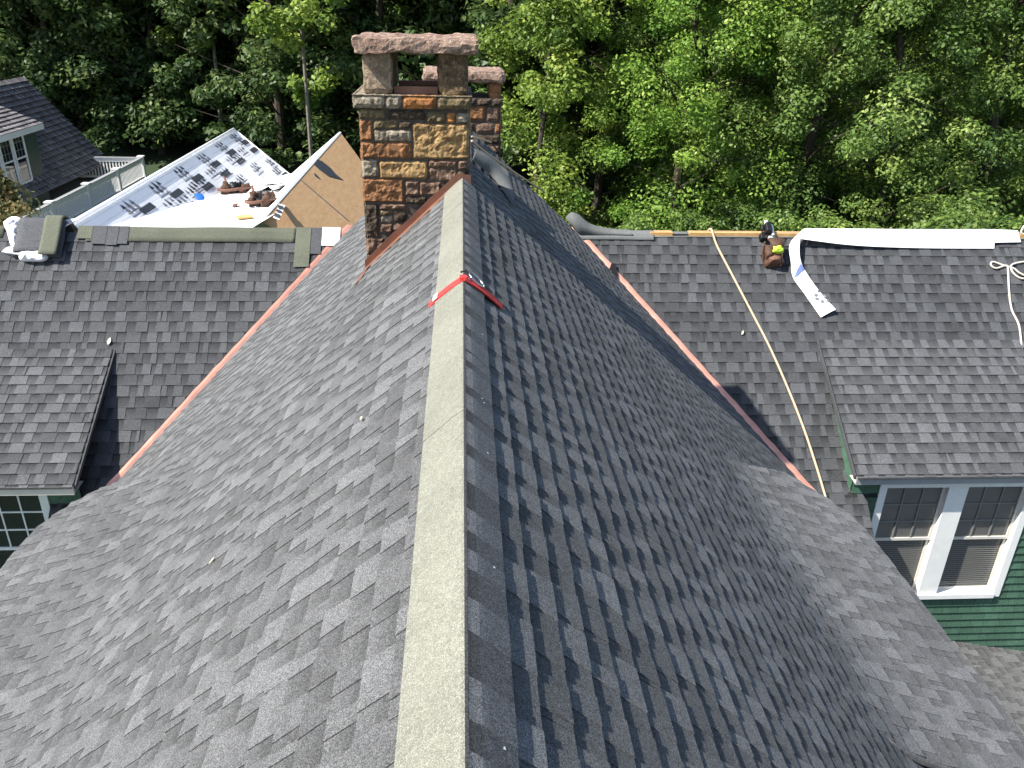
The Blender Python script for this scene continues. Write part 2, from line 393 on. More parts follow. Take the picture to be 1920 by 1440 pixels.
# ridge strip on top, pieces one metre long
def ridge_strip(y0, y1, seed):
    rng = random.Random(seed); mb = MB(); y = y0; k = 0
    while y < y1:
        ln = rng.choice((1.0, 1.0, .62)); ye = min(y + ln, y1); lift = 0.018 + .002 * (k % 2)
        prof = []                                       # from left edge over the crest to the right edge
        dl, dr = 0.208, 0.15
        for i in range(6): d = dl + (0.035 - dl) * i / 5; prof.append((-(d * CT) - lift * ST, -HM - d * ST + lift * CT))
        for i in range(1, 6):
            a = -1 + 2 * i / 6; prof.append((a * .026, -HM - .008 - .022 * a * a + lift + .004))
        m = len(prof)
        for i in range(6): d = 0.035 + (dr - 0.035) * i / 5; prof.append(((d * CT) + lift * ST, -HM - d * ST + lift * CT))
        rows = [[(x, yy, z) for x, z in prof] for yy in (y, ye)]
        for j in range(len(prof) - 1):
            cx = (prof[j][0] + prof[j + 1][0]) / 2
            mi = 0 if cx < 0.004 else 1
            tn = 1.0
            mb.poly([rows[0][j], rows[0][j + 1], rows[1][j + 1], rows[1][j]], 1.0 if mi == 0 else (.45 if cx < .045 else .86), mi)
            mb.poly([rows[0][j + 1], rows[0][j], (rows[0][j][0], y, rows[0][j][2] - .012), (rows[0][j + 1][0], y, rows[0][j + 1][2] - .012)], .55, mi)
        # raised dark-and-light tabs along the right hand side of the crest
        v = y + .02
        while v < ye - .05:
            w = rng.uniform(.09, .2); e = min(v + w, ye - .01)
            pts = [(x, z) for x, z in prof if 0.004 < x]
            nrm = [(ST * .9, CT * .9)] * len(pts)
            for j in range(len(pts) - 1):
                (xa, za), (xb, zb) = pts[j], pts[j + 1]; h = .0015
                A = (xa + ST * h, v, za + CT * h); B = (xb + ST * h, v, zb + CT * h); Cc = (xb + ST * h, e, zb + CT * h); D = (xa + ST * h, e, za + CT * h)
                mb.poly([A, B, Cc, D], 1.3 if xa < .045 else 1.1, 1)
                mb.poly([B, A, (xa, v, za), (xb, v, zb)], .7, 1); mb.poly([D, Cc, (xb, e, zb), (xa, e, za)], .7, 1)
            xb, zb = pts[-1]; mb.poly([(xb + ST * .0015, v, zb + CT * .0015), (xb, v, zb), (xb, e, zb), (xb + ST * .0015, e, zb + CT * .0015)], .8, 1)
            v = e + rng.uniform(.07, .17)
        y = ye; k += 1
    return mb
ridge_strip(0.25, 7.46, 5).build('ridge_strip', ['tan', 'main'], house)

rng = random.Random(9); nh = MB()
for i in range(11):
    y = rng.uniform(1.0, 7.2); d = rng.choice((.10, .105, .115, .09)); q = .0045; h = .021 if d < .15 else .017
    nh.poly([(dd * CT + h * ST, yy, -HM - dd * ST + h * CT) for dd, yy in ((d - q, y - q), (d + q, y - q * .6), (d + q * .7, y + q), (d - q * .5, y + q * 1.2))])
o = nh.build('nail_head', 'membrane', house); o['kind'] = 'stuff'
# flared eaves left and right of the main roof
TF = 0.40; ZB = -HM - T * BRK; CF = 1 / math.hypot(1, TF); SF = TF * CF
def flare(s, outline, seed, near_y):
    """outline: [(|x|, y)] of the shallow surface, convex"""
    TL = .26 if s > 0 else .5
    def P(u, d, h):
        if d >= TL: x, z, nx, nz_ = BRK + d * CF, ZB - d * SF, SF, CF
        else:
            q = max(0, (d + TL) / (2 * TL)); ax, az, bx, bz = BRK - TL * CT, ZB + TL * ST, BRK + TL * CF, ZB - TL * SF
            x = (1 - q) ** 2 * ax + 2 * q * (1 - q) * BRK + q * q * bx; z = (1 - q) ** 2 * az + 2 * q * (1 - q) * ZB + q * q * bz
            nx, nz_ = ST + (SF - ST) * q, CT + (CF - CT) * q
        return (s * (x + h * nx), u, z + .006 + h * nz_)
    poly = [(y, (x - BRK) / CF if x > BRK + 1e-6 else -TL) for x, y in outline]
    top = shingles(P, min(p[0] for p in poly), max(p[0] for p in poly), -TL, max(p[1] for p in poly), convex(poly), seed, contrast=.75)
    o = top.build('flared_eave', 'flare' if s > 0 else 'main', house)
    # rolled edge and soffit
    mb = MB(); ring = [P(a[0] + (b[0] - a[0]) * k / 8, a[1] + (b[1] - a[1]) * k / 8, 0.004) for a, b in zip(poly, poly[1:] + poly[:1]) for k in range(8)]; c = sum((Vector(p) for p in ring), Vector()) / len(ring)
    rows = []
    for k in range(5):
        w = k / 4 * math.pi / 2
        rows.append([tuple(Vector(p) + (Vector((p[0], p[1], 0)) - Vector((c.x, c.y, 0))).normalized() * (.012 * math.sin(w)) + Vector((0, 0, -.022 * (1 - math.cos(w))))) for p in ring])
    rows.append([(p[0], p[1], p[2] - .02) for p in rows[-1]])
    mb.grid(rows, closed=True, tone=.8)
    mb.build('eave_edge', 'flare', o, smooth=True)
    # side walls under it
    wb = MB(); ins = [(BRK + (x - BRK) * .9, near_y + .1 + (y - near_y) * .965) for x, y in outline]
    for (xa, ya), (xb, yb) in zip(ins, ins[1:]):
        za, zb = ZB - TF * (xa - BRK) - .05, ZB - TF * (xb - BRK) - .05
        wb.poly([(s * xa, ya, za), (s * xb, yb, zb), (s * xb, yb, -11 if xb > 3.2 and xa > 3.2 else -HM - T * xb - .3), (s * xa, ya, -11 if xa > 3.2 and xb > 3.2 else -HM - T * xa - .3)])
    wb.build('side_wall', 'green_dark', o)
    return o
NF = (TF, 0, 1)
def fl_r(px, py): p = hit(px, py, (TF, 0, 1), ZB + TF * BRK); return (p.x, p.y)
def fl_l(px, py): p = hit(px, py, (-TF, 0, 1), ZB + TF * BRK); return (-p.x, p.y)
fr = [fl_r(*p) for p in ((1471, 889), (1549, 936), (1607, 966), (1632, 990), (1664, 1042))]
ex = sum(fl_r(*p)[0] for p in ((1664, 1042), (1718, 1111), (1771, 1187))) / 3 - .03
yfar = fr[0][1] + .02
flare(1, [(BRK, on_right(1690, 1410).y), (BRK, yfar - .30), (fr[0][0], yfar), (fr[1][0], fr[1][1]), (ex - .10, fr[2][1] - .02), (ex - .02, fr[3][1] - .08), (ex, fr[4][1]), (ex, on_right(1690, 1410).y - .02)], 31, 3.0)
fl = [fl_l(*p) for p in ((230, 902), (143, 940), (100, 970), (57, 997), (27, 1040), (0, 1073))]
exl = (fl[4][0] + fl[5][0]) / 2
yl = max(p[1] for p in fl)
flare(-1, [(BRK, 1.6), (BRK, yl - .36), (fl[0][0], yl - .01), (fl[0][0] + .25, yl - .01), (fl[1][0] + .02, yl - .1), (exl - .12, fl[2][1]), (exl - .03, fl[3][1]), (exl, fl[4][1] - .05), (exl, 1.6)], 32, 1.6)

# wings: cross slopes facing the camera
def P_wing(u, d, h): return (u, YR - d * CS - h * SS, ZR - d * SS + h * CS)
def wing_halfs(s, off):          # outside of the valley |x| = (1.5 + S*(YR-y))/T, y = YR - d*CS
    k = S * CS / T
    return [(-s, k, -(1.5 + (3.0 - HM - 1.5)) / T - off * math.hypot(1, k))]
DXR = on_wing(1535, 640).x; DXL = on_wing(213, 657).x   # inner sides of the two dormers
YWALL = 8.49
CASE_R = on_y(1635, 965, YWALL).x                        # left side of the right window's casing
dw = (YR - YWALL) / CS
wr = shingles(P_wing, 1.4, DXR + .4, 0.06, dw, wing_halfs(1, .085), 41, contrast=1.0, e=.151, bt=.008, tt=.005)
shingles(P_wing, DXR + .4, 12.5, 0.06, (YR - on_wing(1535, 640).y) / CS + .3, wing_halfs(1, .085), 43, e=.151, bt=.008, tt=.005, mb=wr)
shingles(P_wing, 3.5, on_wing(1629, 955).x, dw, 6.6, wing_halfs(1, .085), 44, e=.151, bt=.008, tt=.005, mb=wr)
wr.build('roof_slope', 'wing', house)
CASE_L = on_y(92, 960, YWALL).x
wl = shingles(P_wing, DXL - .4, -1.4, 0.06, dw, wing_halfs(-1, .085), 42, contrast=1.0, e=.151, bt=.008, tt=.005)
shingles(P_wing, -12.5, DXL - .4, 0.06, (YR - on_wing(213, 657).y) / CS + .3, wing_halfs(-1, .085), 45, e=.151, bt=.008, tt=.005, mb=wl)
shingles(P_wing, on_wing(90, 975).x, -3.5, dw, 6.6, wing_halfs(-1, .085), 46, e=.151, bt=.008, tt=.005, mb=wl)
wl.build('roof_slope', 'wing', house)
# back slope behind the right ridge and wing end walls
mb = MB(); mb.poly([(1.6, YR + .02, ZR - .01), (12.5, YR + .02, ZR - .01), (12.5, YR + 4, ZR - 3.7), (1.6, YR + 4, ZR - 3.7)][::-1], .6)
mb.build('rear_slope', 'felt', house)
mb = MB()
mb.poly([(0, 11.22, -HM - .02), (1.7, 11.22, -HM - T * 1.7), (1.7, 11.22, -11), (-1.7, 11.22, -11), (-1.7, 11.22, -HM - T * 1.7)])
for s in (-1, 1):
    mb.poly([(s * 1.7, YR + 3.8, ZR - 3.7), (s * 12.4, YR + 3.8, ZR - 3.7), (s * 12.4, YR + 3.8, -11.3), (s * 1.7, YR + 3.8, -11.3)])
    mb.poly([(s * 4.3, 0.3, -5.6), (s * 4.3, 7.5, -5.6), (s * 4.3, 7.5, -11.3), (s * 4.3, 0.3, -11.3)])
    mb.poly([(s * 12.4, YR, ZR - .05), (s * 12.4, YR + 3.8, ZR - 3.7), (s * 12.4, YR + 3.8, -11.3), (s * 12.4, 8.4, -11.3), (s * 12.4, 8.4, ZR - 2.7)])
mb.build('gable_wall', 'green_dark', house)

# copper in the valleys
def valley(s):
    mb = MB(); rows = []; rng = random.Random(7 + s); n = 40
    for i in range(n + 1):
        x = 1.55 + (4.45 - 1.55) * i / n; y = YR - (T * x - 1.5) / S; z = -HM - T * x
        w = .078 * (1 + .10 * math.sin(i * 2.1 + s) * (rng.random())); b = .012 + .004 * nz((x * 3, s, 0))
        d1 = Vector((s, 0.0, 0)).normalized(); 
        rows.append([(s * (x - .012), y, z + T * .012 + .012), (s * (x + .002), y, z + .006), (s * (x + w * .55), y, z + .014 + b * .4), (s * (x + w * 1.05), y, z + .017 + b * .5)])
    mb.grid(rows); o = mb.build('valley_flashing', 'copper', house); solid(o, .002); return o
valley(1); valley(-1)

# ridge coverings of the wings
def over_ridge(x0, x1, front, back, lift, seed, n=60):
    rows = []
    for i in range(n + 1):
        x = x0 + (x1 - x0) * i / n; w = front * (1 + .06 * nz((x * 1.7, seed, 0)));
        l = lift + .012 * nz((x * 1.1, 3, seed)); row = []
        for d in (w, w * .6, .05): row.append(P_wing(x, d, l))
        row.append((x, YR, ZR + l + .012))
        for d in (.05, back): row.append((x, YR + d * CS, ZR - d * SS + l))
        rows.append(row)
    return rows
xa, xb = on_wing(178, 425).x, on_wing(556, 428).x
mb = MB(); mb.grid(over_ridge(xa - .08, xb, .205, .3, .02, 1)); o = mb.build('ridge_membrane', 'olive', house, True); solid(o, .004); o['label'] = 'olive grey ridge membrane'
mb = MB(); mb.grid(over_ridge(-12, on_wing(40, 420).x - .2, .16, .3, .02, 4)); solid(mb.build('ridge_membrane', 'olive', house, True), .004)
x0, x1 = on_wing(1066, 420).x, on_wing(1205, 430).x
mb = MB(); mb.grid(over_ridge(x0, x1 + .15, .13, .25, .022, 2)); o = mb.build('ridge_membrane', 'felt', house, True); solid(o, .004); o['label'] = 'grey felt over the right ridge'
mb = MB(); mb.grid(over_ridge(x1 + .13, 12.3, .075, .1, .014, 3)); solid(mb.build('ridge_felt', 'felt', house, True), .003)
mb = MB()
for a, b in ((1.30, 1.62), (1.86, 12.3)):
    mb.box(x1 + a - 1.2, (x1 + b - 1.2) if b < 5 else 12.3, YR - .05, YR + .06, ZR - .05, ZR + .022)
o = mb.build('ridge_board', 'wood', house); o['label'] = 'bare orange sheathing along the ridge'
tp = [on_y(*p, YR + .02) for p in ((1060, 408), (1071, 398), (1086, 403), (1106, 419), (1140, 428), (1182, 431))]
bt_ = [on_wing(*p, .035) for p in ((1076, 428), (1086, 439), (1101, 440), (1122, 440), (1150, 440), (1188, 441))]
tp, bt_ = catmull(tp, 5), catmull(bt_, 5); mb = MB()
mb.grid([tp, [a.lerp(b, .5) + Vector((0, .0, -.012)) for a, b in zip(tp, bt_)], bt_], tone=.9)
o = mb.build('ridge_membrane', 'felt', house, True); solid(o, .004); o['label'] = 'curled end of the grey felt by the right valley'
# pieces at the inner end of the left ridge
for (pa, pb, d, mt, l) in ((150, 178, .17, 'olive', .03), (178, 205, .26, 'wing', .026), (205, 227, .27, 'wing', .028), (227, 246, .25, 'wing', .026), (557, 586, .60, 'olive', .036), (586, 606, .40, 'wing', .026), (606, 640, .26, 'membrane', .03)):
    mb = MB(); mb.grid(over_ridge(on_wing(pa, 425).x, on_wing(pb, 425).x - .006, d, .2, l, pa, 4), tone=1.1)
    solid(mb.build('ridge_piece', mt, house), .005)

# dormers: roof, cheek, front wall, window
def dormer(s, xin, top, eave, seed):
    yt, zt = top; ye, ze = eave; ln = math.hypot(yt - ye, zt - ze); c, sn = (yt - ye) / ln, (zt - ze) / ln
    P = lambda u, d, h: (u, yt - d * c - h * sn, zt - d * sn + h * c)
    lo, hi = sorted((xin, s * 12.4))
    o = shingles(P, lo, hi, 0, ln + .02, [], seed, e=ln / 14.0).build('dormer_roof', 'dorm', house)
    mb = MB(); mb.box(lo, hi, ye - .028, ye - .004, ze - .125, ze - .012)
    mb.build('fascia', 'greytrim' if s > 0 else 'cream', o)
    mb = MB(); mb.box(xin - .028 if s > 0 else xin + .004, xin - .004 if s > 0 else xin + .028, -.0, 1, 0, 1, fn=lambda x, y, z: (x, ye + (yt - ye) * y, ze + (zt - ze) * y - .06 + z * .055))
    mb.build('rake_board', 'wing', o)
    mb = MB(); mb.poly([(lo, ye, ze - .12), (hi, ye, ze - .12), (hi, YWALL + .02, ze - .1), (lo, YWALL + .02, ze - .1)], 1); mb.build('soffit', 'cream', o)
    # cheek
    xc = xin + s * (.05 if s > 0 else .2); yc = YWALL
    Pc = lambda u, d, h: (xc - s * h, u, -3.8 - d)
    rf = lambda y: ze - .02 + (zt - ze) / (yt - ye) * (y - ye)          # underside of the dormer roof
    wg = lambda y: ZR - S * (YR - y)
    poly = [(yt + .05, -3.8 - rf(yt + .05)), (yc, -3.8 - rf(yc)), (yc, -3.8 - wg(yc) + .01)]
    cm = shingles(Pc, yc, yt + .1, 0, 3.0, convex(poly), seed + 5, e=.125, teeth=False, seg=(.10, .2), bt=.012)
    cm.build('dormer_cheek', 'green', house)
    return ze
tR = on_wing(1535, 640); eR = on_x(1604, 888, DXR)
tL = on_wing(213, 657); eL = on_x(140, 905, DXL)
zeR = dormer(1, DXR, (tR.y, tR.z + .02), (eR.y - .04, eR.z), 51)
zeL = dormer(-1, DXL, (tL.y, tL.z + .02), (eL.y - .04, eL.z), 52)

def front_wall(s, xin, xcase, wx0, wx1, wz0, wz1, ztop, seed):
    P = lambda u, d, h: (u, YWALL - h, ztop - d)
    mb = None; xo = s * 12.4
    parts = [(xin + s * .05, xcase, 0, ztop - (ZR - S * (YR - YWALL)) + .0), ]
    lo, hi = sorted((wx0, wx1)); mb = MB()
    def rect(a, b, d0, d1):
        a, b = sorted((a, b))
        if b - a > .01 and d1 - d0 > .01: shingles(P, a, b, 0, d1, [(0, -1, -d0), (0, 1, d1)], seed, e=.125, teeth=False, seg=(.10, .2), bt=.02, mb=mb)
    rect(xin + s * .06, xcase, 0, ztop + 11)
    rect(xcase, lo if s > 0 else hi, 0, ztop + 11)
    rect(hi if s > 0 else lo, xo, 0, ztop + 11)
    rect(lo, hi, 0, ztop - wz1); rect(lo, hi, ztop - wz0, ztop + 11)
    return mb.build('front_wall', 'green', house)
def window(x0, x1, z0, z1, pane, cols=3, rows=3):
    """paired double hung window seen from -y, casing proud of the wall"""
    y = YWALL; cw = .10; mu = .13; xm = (x0 + x1) / 2; mb = MB()
    mb.box(x0, x0 + cw, y - .03, y + .10, z0, z1); mb.box(x1 - cw, x1, y - .03, y + .10, z0, z1)
    mb.box(x0 + cw, x1 - cw, y - .03, y + .10, z1 - cw, z1); mb.box(xm - mu, xm + mu, y - .03, y + .10, z0 + .07, z1 - cw)
    mb.box(x0 + cw, x1 - cw, y - .06, y + .10, z0, z0 + .07)
    w = mb.build('window', 'white', house)
    zm = z0 + (z1 - z0) * .50
    for a, b in ((x0 + cw, xm - mu), (xm + mu, x1 - cw)):
        for up in (0, 1):
            za, zb = (zm - .02, z1 - cw) if up else (z0 + .07, zm + .02); ys = y + (.035 if up else .065); f = .038
            sb = MB(); sb.box(a, a + f, ys, ys + .03, za, zb); sb.box(b - f, b, ys, ys + .03, za, zb)
            sb.box(a + f, b - f, ys, ys + .03, za, za + f); sb.box(a + f, b - f, ys, ys + .03, zb - f, zb)
            sb.build('sash', 'white' if pane == 'glass' else 'cream', w)
            if up:
                gb = MB()
                for i in range(1, cols): x = a + f + (b - a - 2 * f) * i / cols; gb.box(x - .009, x + .009, ys + .006, ys + .018, za + f, zb - f)
                for i in range(1, rows): z = za + f + (zb - za - 2 * f) * i / rows; gb.box(a + f, b - f, ys + .0045, ys + .0165, z - .009, z + .009)
                gb.build('muntin_grid', 'white' if pane == 'glass' else 'muntin', w)
            pb = MB(); pb.poly([(a + f, ys + .020, za + f), (b - f, ys + .020, za + f), (b - f, ys + .020, zb - f), (a + f, ys + .020, zb - f)]); pb.build('pane', pane, w)
            if pane == 'screen' and not up:
                bb = MB(); z = za + f + .01
                while z < zb - f - .01: bb.box(a + f + .004, b - f - .004, ys + .010, ys + .018, z, z + .008); z += .034
                bb.build('blind', 'blind', w)
    return w
wt = on_y(1650, 903, YWALL - .03); wb_ = on_y(1795, 1120, YWALL - .03); wr_ = on_y(1873, 1118, YWALL - .03).x
window(CASE_R, wr_, wb_.z, wt.z, 'screen')
front_wall(1, DXR, CASE_R, CASE_R, wr_, wb_.z, wt.z, zeR - .1, 61)
wtl = on_y(70, 914, YWALL - .03); zml = on_y(25, 1034, YWALL).z
XWL = on_y(84, 916, YWALL - .03).x
hh = (wtl.z - .1 - zml) * 2 + .17
window(XWL - (wr_ - CASE_R), XWL, wtl.z - hh, wtl.z, 'glass')
front_wall(-1, DXL, CASE_L, XWL, XWL - (wr_ - CASE_R), wtl.z - hh, wtl.z, zeL - .1, 62)

# lower roof on the right, against the wall
b1, b2 = on_y(1787, 1202, YWALL), on_y(1920, 1221, YWALL); sl_ = (b2.z - b1.z) / (b2.x - b1.x); cl = 1 / math.hypot(1, sl_)
P = lambda u, d, h: (3.2 + d * cl - h * sl_ * cl, u, b1.z + sl_ * (3.2 + d * cl - b1.x) + h * cl)
shingles(P, 1.0, YWALL, 0, 8.5, [], 71, contrast=.9).build('lower_roof', 'low', house)

# ------------------------------------------------------------------ chimneys (parts of the house)
def face(mb, P, a0, a1, b0, b1, mi, seed, depth=.028, res=.045, rough=.014):
    """one rough stone on a wall: P(a, b, h)"""
    nx = max(3, int((a1 - a0) / res)); nzv = max(3, int((b1 - b0) / res)); rows = []
    for i in range(nzv + 1):
        row = []
        for j in range(nx + 1):
            a = a0 + (a1 - a0) * j / nx; b = b0 + (b1 - b0) * i / nzv
            e = min(a - a0, a1 - a, b - b0, b1 - b); k = min(1, e / .011) if e > 1e-6 else 0
            h = depth * (k ** .5) + rough * k * (nz((a * 14 + seed, b * 14, seed)) + .6 * nz((a * 33, b * 33 + seed, 3)))
            ja = .006 * nz((a * 20, b * 20, seed + 9)); row.append(P(a + ja, b + ja, h - .004))
        rows.append(row)
    mb.grid(rows, mi=mi)
def ashlar(mb, P, a0, a1, b0, b1, seed, mats, rowh=(.09, .2)):
    rng = random.Random(seed); b = b0
    while b < b1 - .02:
        h = rng.uniform(*rowh); h = h if b + h < b1 - .05 else b1 - b; a = a0
        while a < a1 - .02:
            w = rng.uniform(.12, .42); w = w if a + w < a1 - .08 else a1 - a
            face(mb, P, a + .001, a + w - .001, b + .001, b + h - .001, rng.choice(mats), rng.random() * 90)
            a += w
        b += h
def rough_box(x0, x1, y0, y1, z0, z1, amp, seed, res=.05, freq=9, edge=.03):
    mb = MB(); 
    def side(o, u, v, nu, nv):
        rows = []
        for i in range(nv + 1):
            row = []
            for j in range(nu + 1):
                p = Vector(o) + Vector(u) * (j / nu) + Vector(v) * (i / nv)
                c = Vector(((x0 + x1) / 2, (y0 + y1) / 2, (z0 + z1) / 2)); q = p - c
                e = sum(1 for k, w in enumerate((x1 - x0, y1 - y0, z1 - z0)) if abs(abs(q[k]) - w / 2) < 1e-4) - 1
                pf = Vector((p.x * .8, p.y * .8, p.z * 2.2)); n = noise.noise_vector(pf * freq + Vector((seed, 0, 0))) * amp + noise.noise_vector(pf * freq * 2.7 + Vector((0, seed, 0))) * amp * .7
                st = Vector((q.x * .0, 0, 0)); p2 = p + n - Vector((math.copysign(edge, q.x) if abs(abs(q.x) - (x1 - x0) / 2) < 1e-4 else 0, math.copysign(edge, q.y) if abs(abs(q.y) - (y1 - y0) / 2) < 1e-4 else 0, math.copysign(edge, q.z) if abs(abs(q.z) - (z1 - z0) / 2) < 1e-4 else 0)) * (e * .35)
                row.append(tuple(p2))
            rows.append(row)
        mb.grid(rows)
    dx, dy, dz = x1 - x0, y1 - y0, z1 - z0; n = lambda d: max(2, int(d / res))
    side((x0, y0, z0), (dx, 0, 0), (0, 0, dz), n(dx), n(dz)); side((x1, y1, z0), (-dx, 0, 0), (0, 0, dz), n(dx), n(dz))
    side((x0, y1, z0), (0, -dy, 0), (0, 0, dz), n(dy), n(dz)); side((x1, y0, z0), (0, dy, 0), (0, 0, dz), n(dy), n(dz))
    side((x0, y0, z1), (dx, 0, 0), (0, dy, 0), n(dx), n(dy)); side((x0, y1, z0), (dx, 0, 0), (0, -dy, 0), n(dx), n(dy))
    return mb
SM = ['mortar', 's_ochre', 's_rust', 's_grey', 's_dark', 's_red', 's_olive', 's_orange']
YF, YB, XL, XR = 7.50, 8.32, -.905, .055
def zz(cy): return on_y(780, 20 + cy / 3, YF).z          # crop row of the photo -> height on the front face
def xx(cx, cy): return on_y(620 + cx / 3, 20 + cy / 3, YF).x
def chimney():
    zl0, zl1 = zz(552), zz(472)
    mb = MB(); mb.box(XL + .01, XR - .01, YF + .012, YB - .01, -5.2, zl0 + .02); mb.box(XL - .03, XR + .0, YF - .018, YB + .02, zl0, zl1 - .015)
    Pf = lambda a, b, h: (a, YF + .016 - h, b)
    stones = [(175, 552, 312, 612, 6), (318, 560, 535, 616, 4), (540, 568, 645, 628, 6), (650, 572, 702, 632, 7), (705, 574, 778, 630, 3),
              (175, 618, 236, 735, 2), (240, 616, 378, 670, 6), (381, 622, 456, 666, 4), (242, 673, 456, 740, 3), (462, 635, 777, 832, 1),
              (185, 742, 458, 834, 2), (188, 842, 266, 940, 3), (275, 848, 545, 945, 1), (548, 838, 712, 880, 5), (716, 838, 776, 892, 5), (552, 884, 712, 960, 5), (712, 897, 776, 960, 4),
              (192, 948, 412, 1080, 2), (418, 955, 500, 1040, 5), (500, 962, 620, 1040, 5), (418, 1044, 540, 1090, 4),
              (203, 1090, 270, 1276, 4), (273, 1088, 425, 1120, 5), (276, 1124, 348, 1150, 6), (350, 1122, 430, 1192, 4), (278, 1153, 348, 1196, 3), (276, 1200, 350, 1250, 5), (350, 1196, 410, 1240, 5), (212, 1280, 300, 1370, 5), (212, 1374, 290, 1450, 4)]
    for i, (a, b, c, d, mi) in enumerate(stones):
        x0 = (xx(a, b) + xx(a, d)) / 2; x1 = (xx(c, b) + xx(c, d)) / 2
        if a < 215: x0 = XL
        if c > 765: x1 = XR
        face(mb, Pf, x0 - .004, x1 + .004, zz(d) - .004, zz(b) + .004, mi, i * 3.1, depth=.03, rough=.024, res=.022)
    Pr = lambda a, b, h: (XR - .012 + h, a, b); Pl = lambda a, b, h: (XL + .012 - h, YB - a + YF, b); Pk = lambda a, b, h: (-a, YB - .012 + h, b)
    ashlar(mb, Pr, YF, YB, -2.4, zl0, 3, (1, 2, 4, 5, 6)); ashlar(mb, Pl, YF, YB, -3.3, zl0, 4, (1, 2, 3, 5, 6)); ashlar(mb, Pk, -XR, -XL, -3.3, zl0, 5, (1, 2, 4, 5))
    for i, (a, b, c, d, mi) in enumerate([(150, 472, 304, 546, 3), (309, 473, 400, 555, 3), (404, 476, 593, 556, 7), (598, 482, 785, 563, 6)]):
        x0 = XL - .045 if i == 0 else xx(a, 500); x1 = XR + .03 if i == 3 else xx(c, 500)
        face(mb, lambda a, b, h: (a, YF - .02 - h, b), x0, x1, zl0, zl1, mi, 50 + i * 7, depth=.03, rough=.018, res=.03)
    for P, a0, a1 in ((lambda a, b, h: (XR + h, a, b), YF - .02, YB + .02), (lambda a, b, h: (XL - .03 - h, YB - a + YF, b), YF - .02, YB + .02)):
        ashlar(mb, P, a0, a1, zl0, zl1, 8, (3, 6, 1), (.2, .3))
    mb.poly([(XL - .05, YF - .04, zl1 - .006), (XR + .03, YF - .04, zl1 - .006), (XR + .03, YB + .03, zl1 - .006), (XL - .05, YB + .03, zl1 - .006)], 1, 3)
    ch = mb.build('chimney', SM, house); ch['label'] = 'front chimney of rust, ochre and grey fieldstone'
    zp1 = zz(242); x = lambda c, r: xx(c, r)
    rough_box(x(176, 350), x(343, 350), YF, YB - .03, zl1 - .01, zp1 + .015, .009, 3).build('pillar', 's_post', ch)
    rough_box(x(602, 350), x(772, 350), YF - .005, YB - .03, zl1 - .01, zp1 + .015, .012, 5).build('pillar', 's_post_dark', ch)
    cap = rough_box(x(128, 180), x(826, 180), YF - .09, YB + .08, zp1 + .005, on_y(780, 20 + 156 / 3, YF - .09).z, .02, 9, res=.025, freq=7, edge=.015).build('cap_stone', 's_cap', ch)
    fb = MB(); xa, xb = x(350, 420), x(598, 420)
    fb.box(xa, xb, YF + .14, YB - .14, zl1 - .02, zl1 + .012); fb.box(xa, xb, YF + .12, YF + .14, zl1 - .02, zl1 + .055)
    fb.box(xa, xb, YB - .14, YB - .12, zl1 - .02, zl1 + .055)
    fb.build('flue_frame', 'copper_old', ch)
    # copper apron and the small pan at the lower corner
    ab = MB(); rows = []
    for i in range(9):
        xq = XR + .02 - (XR + .02 - XL + .02) * i / 8; z = -HM - T * abs(xq) + .014; k = .085 if i % 3 else .095
        rows.append([(xq, YF - .11, z + .004), (xq, YF - .026, z + .012), (xq, YF - .032, z + k)])
    ab.grid(rows)
    pb = on_left(690, 490)
    ab.poly([(XL - .03, YF - .05, -HM - T * (.03 - XL) + .02), (XL + .03, YF - .05, -HM - T * (-XL - .03) + .02), (XL - .02, YF - .32, -HM - T * (.02 - XL) + .022), (XL - .09, YF - .34, -HM - T * (.09 - XL) + .02)])
    o = ab.build('flashing', 'copper_old', ch); solid(o, .003)
    return ch
chimney()
def far_chimney():
    y0, y1 = 11.62, 12.3; xr = on_y(939, 230, y0).x; xl = xr - 1.0; zl1 = on_y(900, 184, y0).z; zl0 = on_y(900, 198, y0).z
    mb = MB(); mb.box(xl + .01, xr - .01, y0 + .012, y1 - .01, -11.2, zl0)
    mb.box(xl - .02, xr + .02, y0 - .01, y1 + .02, zl0, zl1)
    Pf = lambda a, b, h: (a, y0 + .016 - h, b); Pr = lambda a, b, h: (xr - .012 + h, a, b); Pl = lambda a, b, h: (xl + .012 - h, y1 - a + y0, b)
    ashlar(mb, Pf, xl, xr, -4.5, zl0, 21, (2, 4, 2, 5, 2, 4), (.09, .2)); ashlar(mb, Pr, y0, y1, -4.5, zl0, 22, (2, 4, 5)); ashlar(mb, Pl, y0, y1, -4.5, zl0, 23, (2, 4, 5))
    ashlar(mb, lambda a, b, h: (a, y0 - .012 - h, b), xl - .02, xr + .02, zl0, zl1, 24, (4, 5, 4), (.2, .3))
    ch = mb.build('chimney', SM, house); ch['label'] = 'rear chimney of dark red stone'
    zc = on_y(860, 155, y0).z; zt = on_y(860, 132, y0).z; px = on_y(917, 170, y0).x
    rough_box(px, xr, y0, y1, zl1 - .01, zc + .02, .008, 31).build('pillar', 's_rust', ch)
    rough_box(xl, xl + xr - px + .05, y0, y1, zl1 - .01, zc + .02, .008, 33).build('pillar', 's_rust', ch)
    rough_box(xl - .06, xr + .05, y0 - .07, y1 + .07, zc, zt, .018, 35, freq=7, edge=.04).build('cap_stone', 's_cap', ch)
    return ch
far_chimney()

